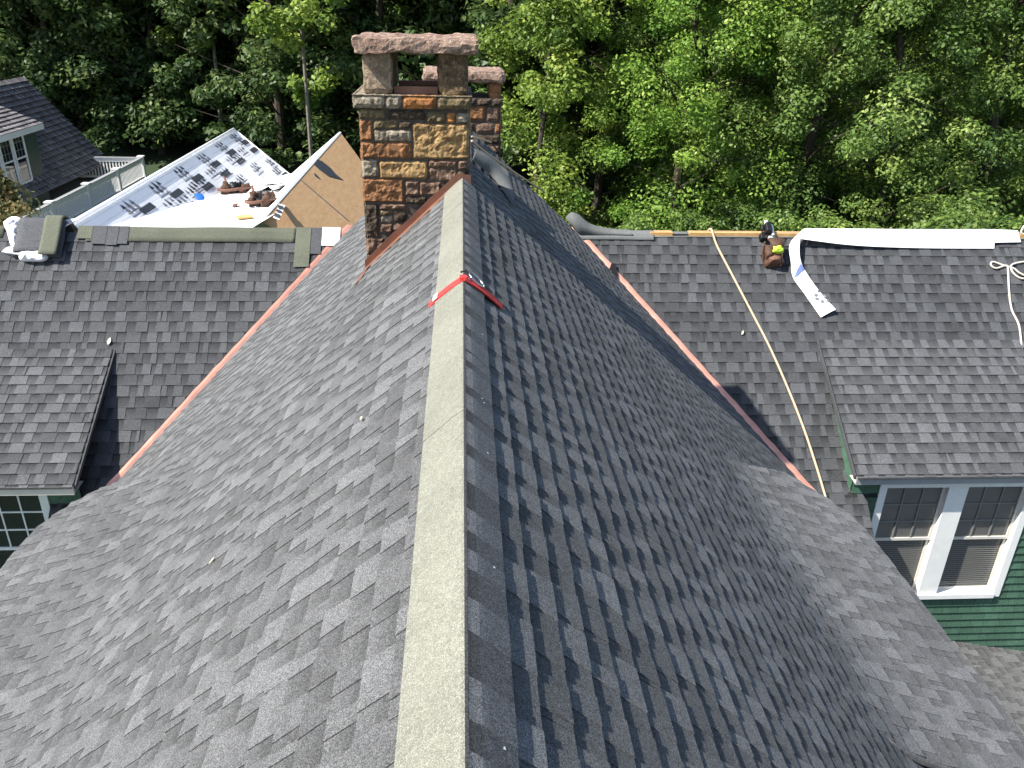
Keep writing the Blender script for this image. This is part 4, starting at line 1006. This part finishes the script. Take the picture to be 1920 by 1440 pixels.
def scrap(px, py, w, l, m, label, rot=0, name='scrap'):
    mb = MB(); o = on_deck(px, py, .02); c, s = math.cos(rot), math.sin(rot)
    mb.box(-w, w, -l, l, 0, .03, fn=lambda a, b, h: o + Vector((a * c - b * s, a * s + b * c, h + WB * (a * s + b * c) + .012 * math.sin(a * 20))))
    return tag(bev(mb.build(name, m)), label, 'offcut')
scrap(458, 408, .13, .16, 'wood', 'tan wood offcut on the white deck near the ridge', .4, 'wood_offcut')
scrap(441, 386, .05, .14, 'leather_red', 'small brown scrap in the middle of the white deck', .2, 'felt_scrap')
scrap(500, 367, .16, .10, 'wood', 'thin tan wood strip behind the nearer tool belt', .1, 'wood_strip')
scrap(395, 377, .12, .05, 'cream', 'thin cream strip beside the blue lid', .05, 'membrane_scrap')

# ------------------------------------------------------------------ trees
def leaf_cloud(rng, clumps, per, size, up=.75, aspect=.62, tone_sd=.16):
    """clumps: array (n,5) x,y,z,r,tone -> leaf quads"""
    n = len(clumps); idx = np.repeat(np.arange(n), per); m = len(idx); c = clumps[idx]
    d = rng.normal(size=(m, 3)); d /= np.linalg.norm(d, axis=1)[:, None]; rad = rng.random(m) ** .42
    off = d * (c[:, 3] * rad)[:, None]; off[:, 2] *= .72
    pos = c[:, :3] + off
    nrm = d * .75 + rng.normal(size=(m, 3)) * .55; nrm[:, 2] += up; nrm /= np.linalg.norm(nrm, axis=1)[:, None]
    a = np.cross(nrm, rng.normal(size=(m, 3))); a /= np.linalg.norm(a, axis=1)[:, None]; b = np.cross(nrm, a)
    s = size * (.65 + .7 * rng.random(m))[:, None]
    a = a * s; b = b * s * aspect
    v = np.stack([pos - a, pos + b * .9 - a * .15, pos + a - nrm * s * .18, pos - b * .9 - a * .15], 1).reshape(-1, 3)
    tone = np.clip(c[:, 4] + rng.normal(size=m) * tone_sd, 0, 1)
    return v, tone
def cloud_mesh(name, v, tone, m):
    n = len(tone); me = bpy.data.meshes.new(name)
    me.vertices.add(len(v)); me.vertices.foreach_set('co', v.astype(np.float32).ravel())
    me.loops.add(4 * n); me.loops.foreach_set('vertex_index', np.arange(4 * n, dtype=np.int32))
    me.polygons.add(n); me.polygons.foreach_set('loop_start', np.arange(0, 4 * n, 4, dtype=np.int32)); me.polygons.foreach_set('loop_total', np.full(n, 4, np.int32))
    at = me.attributes.new('tone', 'FLOAT', 'FACE'); at.data.foreach_set('value', tone.astype(np.float32))
    me.materials.append(M[m]); me.update(); return me
def tree_parts(seed, H, R, base, nclump, per, size, leafm, barkm='bark', conic=.5, clump_r=(.5, 1.1), trunk_r=.2, lean=0.0):
    rng = np.random.default_rng(seed); mb = MB()
    top = Vector((rng.normal() * .4 + lean, rng.normal() * .4, H * .94)); mid = Vector((rng.normal() * .25, rng.normal() * .25, H * .5))
    stem = catmull([(0, 0, -.4), mid * .5 + Vector((rng.normal() * .1, rng.normal() * .1, 0)), mid, (mid + top) / 2, top], 4)
    mb.tube(stem, [trunk_r * (1.25 if i == 0 else 1) * (1 - .85 * i / (len(stem) - 1)) for i in range(len(stem))], 8)
    cl = []
    nb_ = max(10, nclump // 6)
    for k in range(nb_):
        f = base + (1 - base) * (k + rng.random()) / nb_; z0 = H * f * .92; i = min(int(f * .98 * (len(stem) - 1)), len(stem) - 2); p0 = stem[i]
        t = (f - base) / (1 - base); prof = (math.sin(math.pi * min(1, .18 + t * .85)) ** .7) * (1 - conic * t)
        w = k * 2.4 + rng.normal() * .5; ln = R * prof * rng.uniform(.75, 1.1)
        tip = Vector((p0.x + math.cos(w) * ln, p0.y + math.sin(w) * ln, p0.z + ln * rng.uniform(.25, .8)))
        m1 = p0.lerp(tip, .5) + Vector((rng.normal() * .15, rng.normal() * .15, rng.uniform(0, .25)))
        br = catmull([p0, m1, tip], 3); r0 = max(.015, trunk_r * .25 * (1 - .7 * t)); mb.tube(br, [r0 * (1 - .8 * i / (len(br) - 1)) for i in range(len(br))], 5)
        nk = max(2, int(round(nclump / nb_)))
        for q in range(nk):
            s = .25 + .8 * (q + rng.random()) / nk; c = p0.lerp(tip, min(s, 1.02)) + Vector(rng.normal(size=3) * ln * .22)
            cl.append((c.x, c.y, c.z, rng.uniform(*clump_r) * (.75 + .35 * s), np.clip(.42 + rng.normal() * .16 + .12 * (s - .5), .05, .95)))
    for q in range(max(4, nclump // 14)):
        c = top + Vector((rng.normal() * .35 * R * .3, rng.normal() * .35 * R * .3, rng.uniform(-.16 * H * (1 - base), .02 * H))); cl.append((c.x, c.y, c.z, rng.uniform(*clump_r) * .8, .5))
    v, tone = leaf_cloud(rng, np.array(cl), per, size)
    tm = mb.build('trunk', barkm); trunk_me = tm.data
    # trunk was built around its own base: shift back to the stem origin
    off = tm.location.copy(); trunk_me.transform(Matrix.Translation(off)); bpy.data.objects.remove(tm)
    return trunk_me, cloud_mesh('crown', v, tone, leafm)
def plant(name, parts, x, y, sc_, rot, label, cat='tree', group=None, z=None):
    e = empty(name, (x, y, ground_z(x, y) if z is None else z), label, cat, group); e.rotation_euler = (0, 0, rot); e.scale = (sc_, sc_, sc_)
    for nm, me in zip(('trunk', 'crown'), parts):
        o = bpy.data.objects.new(nm, me); C.objects.link(o); o.parent = e
    return e
V = {
    'maple': tree_parts(1, 17, 5.2, .07, 240, 330, .068, 'leaf_maple', conic=.62, clump_r=(.5, 1.0), trunk_r=.22),
    'oak_a': tree_parts(2, 18, 5.4, .10, 230, 330, .071, 'leaf_mid', conic=.3, clump_r=(.5, 1.05), trunk_r=.26),
    'oak_b': tree_parts(3, 17, 4.8, .08, 200, 330, .071, 'leaf_mid', conic=.35, clump_r=(.5, 1.0), trunk_r=.22, lean=1.2),
    'yellow': tree_parts(4, 16, 3.2, .14, 120, 230, .085, 'leaf_yellow', 'bark', conic=.3, clump_r=(.45, .9), trunk_r=.14),
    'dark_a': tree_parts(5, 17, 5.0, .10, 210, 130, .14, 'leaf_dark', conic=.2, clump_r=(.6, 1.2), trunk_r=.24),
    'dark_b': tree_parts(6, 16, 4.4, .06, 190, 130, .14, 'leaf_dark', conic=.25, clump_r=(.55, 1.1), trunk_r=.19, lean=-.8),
    'thin': tree_parts(7, 17, 2.6, .34, 64, 120, .13, 'leaf_yellow', 'bark_pale', conic=.2, clump_r=(.4, .75), trunk_r=.11),
    'shrub': tree_parts(8, 4.6, 2.3, .06, 80, 260, .05, 'leaf_mid', conic=.35, clump_r=(.3, .6), trunk_r=.06),
    'orn': tree_parts(9, 7.4, 1.5, .45, 90, 190, .05, 'leaf_shrub', conic=.3, clump_r=(.22, .42), trunk_r=.09),
}
def at(px, Y): return on_y(px, 200, Y).x
R_ = random.Random(12)
plant('maple_tree', V['maple'], at(1275, 30), 30, 1.0, 0.4, 'bright yellow green maple filling the middle right behind the ridge')
plant('oak_tree', V['oak_a'], at(1510, 29), 29, .98, 1.4, 'broad green oak behind the nail gun on the right ridge')
plant('oak_tree', V['oak_b'], at(1690, 27.5), 27.5, .95, 2.6, 'leafy oak with leaning branches behind the white membrane strip')
plant('oak_tree', V['oak_a'], at(1900, 28), 28, 1.0, 4.0, 'green oak at the far right edge of the photo')
plant('yellow_tree', V['yellow'], at(1010, 31), 31, 1.0, .3, 'yellow green sunlit tree just right of the chimneys')
plant('yellow_tree', V['yellow'], at(1900, 33), 33, 1.15, 2.0, 'yellowish tree rising behind the far right oak', )
plant('thin_tree', V['thin'], at(575, 36), 36, 1.0, .7, 'slim pale trunked tree between plywood slope and front chimney')
plant('thin_tree', V['thin'], at(405, 44), 44, 1.05, 2.3, 'slim pale trunk standing dark above the printed white gable')
for i, (px, Y, s) in enumerate(((1160, 27, .62), (1325, 26, .55), (1440, 25.5, .7), (1560, 24.5, .66), (1650, 24, .6), (1745, 23.5, .78), (1840, 23, .85), (1930, 23, .9))):
    z = None; h = {0: 405, 1: 408, 2: 395, 3: 398, 4: 400, 5: 392, 6: 385, 7: 385}[i]; zt = on_y(px, h, Y).z
    plant('shrub', V['shrub'], at(px, Y) , Y, (zt + 11) / 4.9 if False else s * 2.0, R_.uniform(0, 6), 'green understorey shrub showing just above the right ridge', 'shrub', 'shrubs behind the right ridge', z=zt - 4.35 * s * 2.0)
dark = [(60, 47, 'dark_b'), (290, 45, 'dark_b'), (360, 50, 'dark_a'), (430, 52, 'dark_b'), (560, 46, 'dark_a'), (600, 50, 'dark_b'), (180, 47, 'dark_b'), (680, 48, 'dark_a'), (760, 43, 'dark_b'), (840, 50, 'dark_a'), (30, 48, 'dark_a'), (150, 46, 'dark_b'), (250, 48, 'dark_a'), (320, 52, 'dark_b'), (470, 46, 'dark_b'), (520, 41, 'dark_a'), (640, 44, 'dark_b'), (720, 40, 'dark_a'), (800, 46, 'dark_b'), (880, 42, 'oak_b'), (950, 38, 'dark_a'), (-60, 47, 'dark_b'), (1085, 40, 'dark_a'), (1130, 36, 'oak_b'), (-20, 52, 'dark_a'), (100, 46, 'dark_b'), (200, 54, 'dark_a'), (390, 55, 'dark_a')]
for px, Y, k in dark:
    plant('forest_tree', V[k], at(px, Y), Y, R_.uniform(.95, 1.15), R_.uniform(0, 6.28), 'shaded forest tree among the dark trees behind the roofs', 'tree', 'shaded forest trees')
for row, (Y, n) in enumerate(((58, 15), (67, 15), (78, 16), (92, 16))):
    for i in range(n):
        px = -160 + (2240 * (i + R_.uniform(.1, .9)) / n); k = R_.choice(('dark_a', 'dark_b', 'oak_a', 'oak_b') if px > 900 else ('dark_a', 'dark_b', 'dark_a', 'oak_b'))
        plant('forest_tree', V[k], at(px, Y), Y + R_.uniform(-3, 3), R_.uniform(1.0, 1.3), R_.uniform(0, 6.28), 'forest tree in the deep wood behind the nearer trees', 'tree', 'deep forest trees')
for px, Y in ((1400, 38), (1600, 40), (1780, 38), (1980, 37), (1230, 44), (1500, 48), (1720, 50), (1900, 46), (2080, 32), (2100, 44)):
    plant('forest_tree', V[R_.choice(('oak_a', 'oak_b', 'maple'))], at(px, Y), Y, R_.uniform(1.05, 1.25), R_.uniform(0, 6.28), 'green tree filling the wood behind the front right trees', 'tree', 'second row trees on the right')
orn = on_y(30, 365, 15.2)
plant('ornamental_tree', V['orn'], orn.x, 15.2, 1.0, .5, 'small reddish green tree top in front of the distant house at left', z=on_y(30, 302, 15.2).z - 7.15)
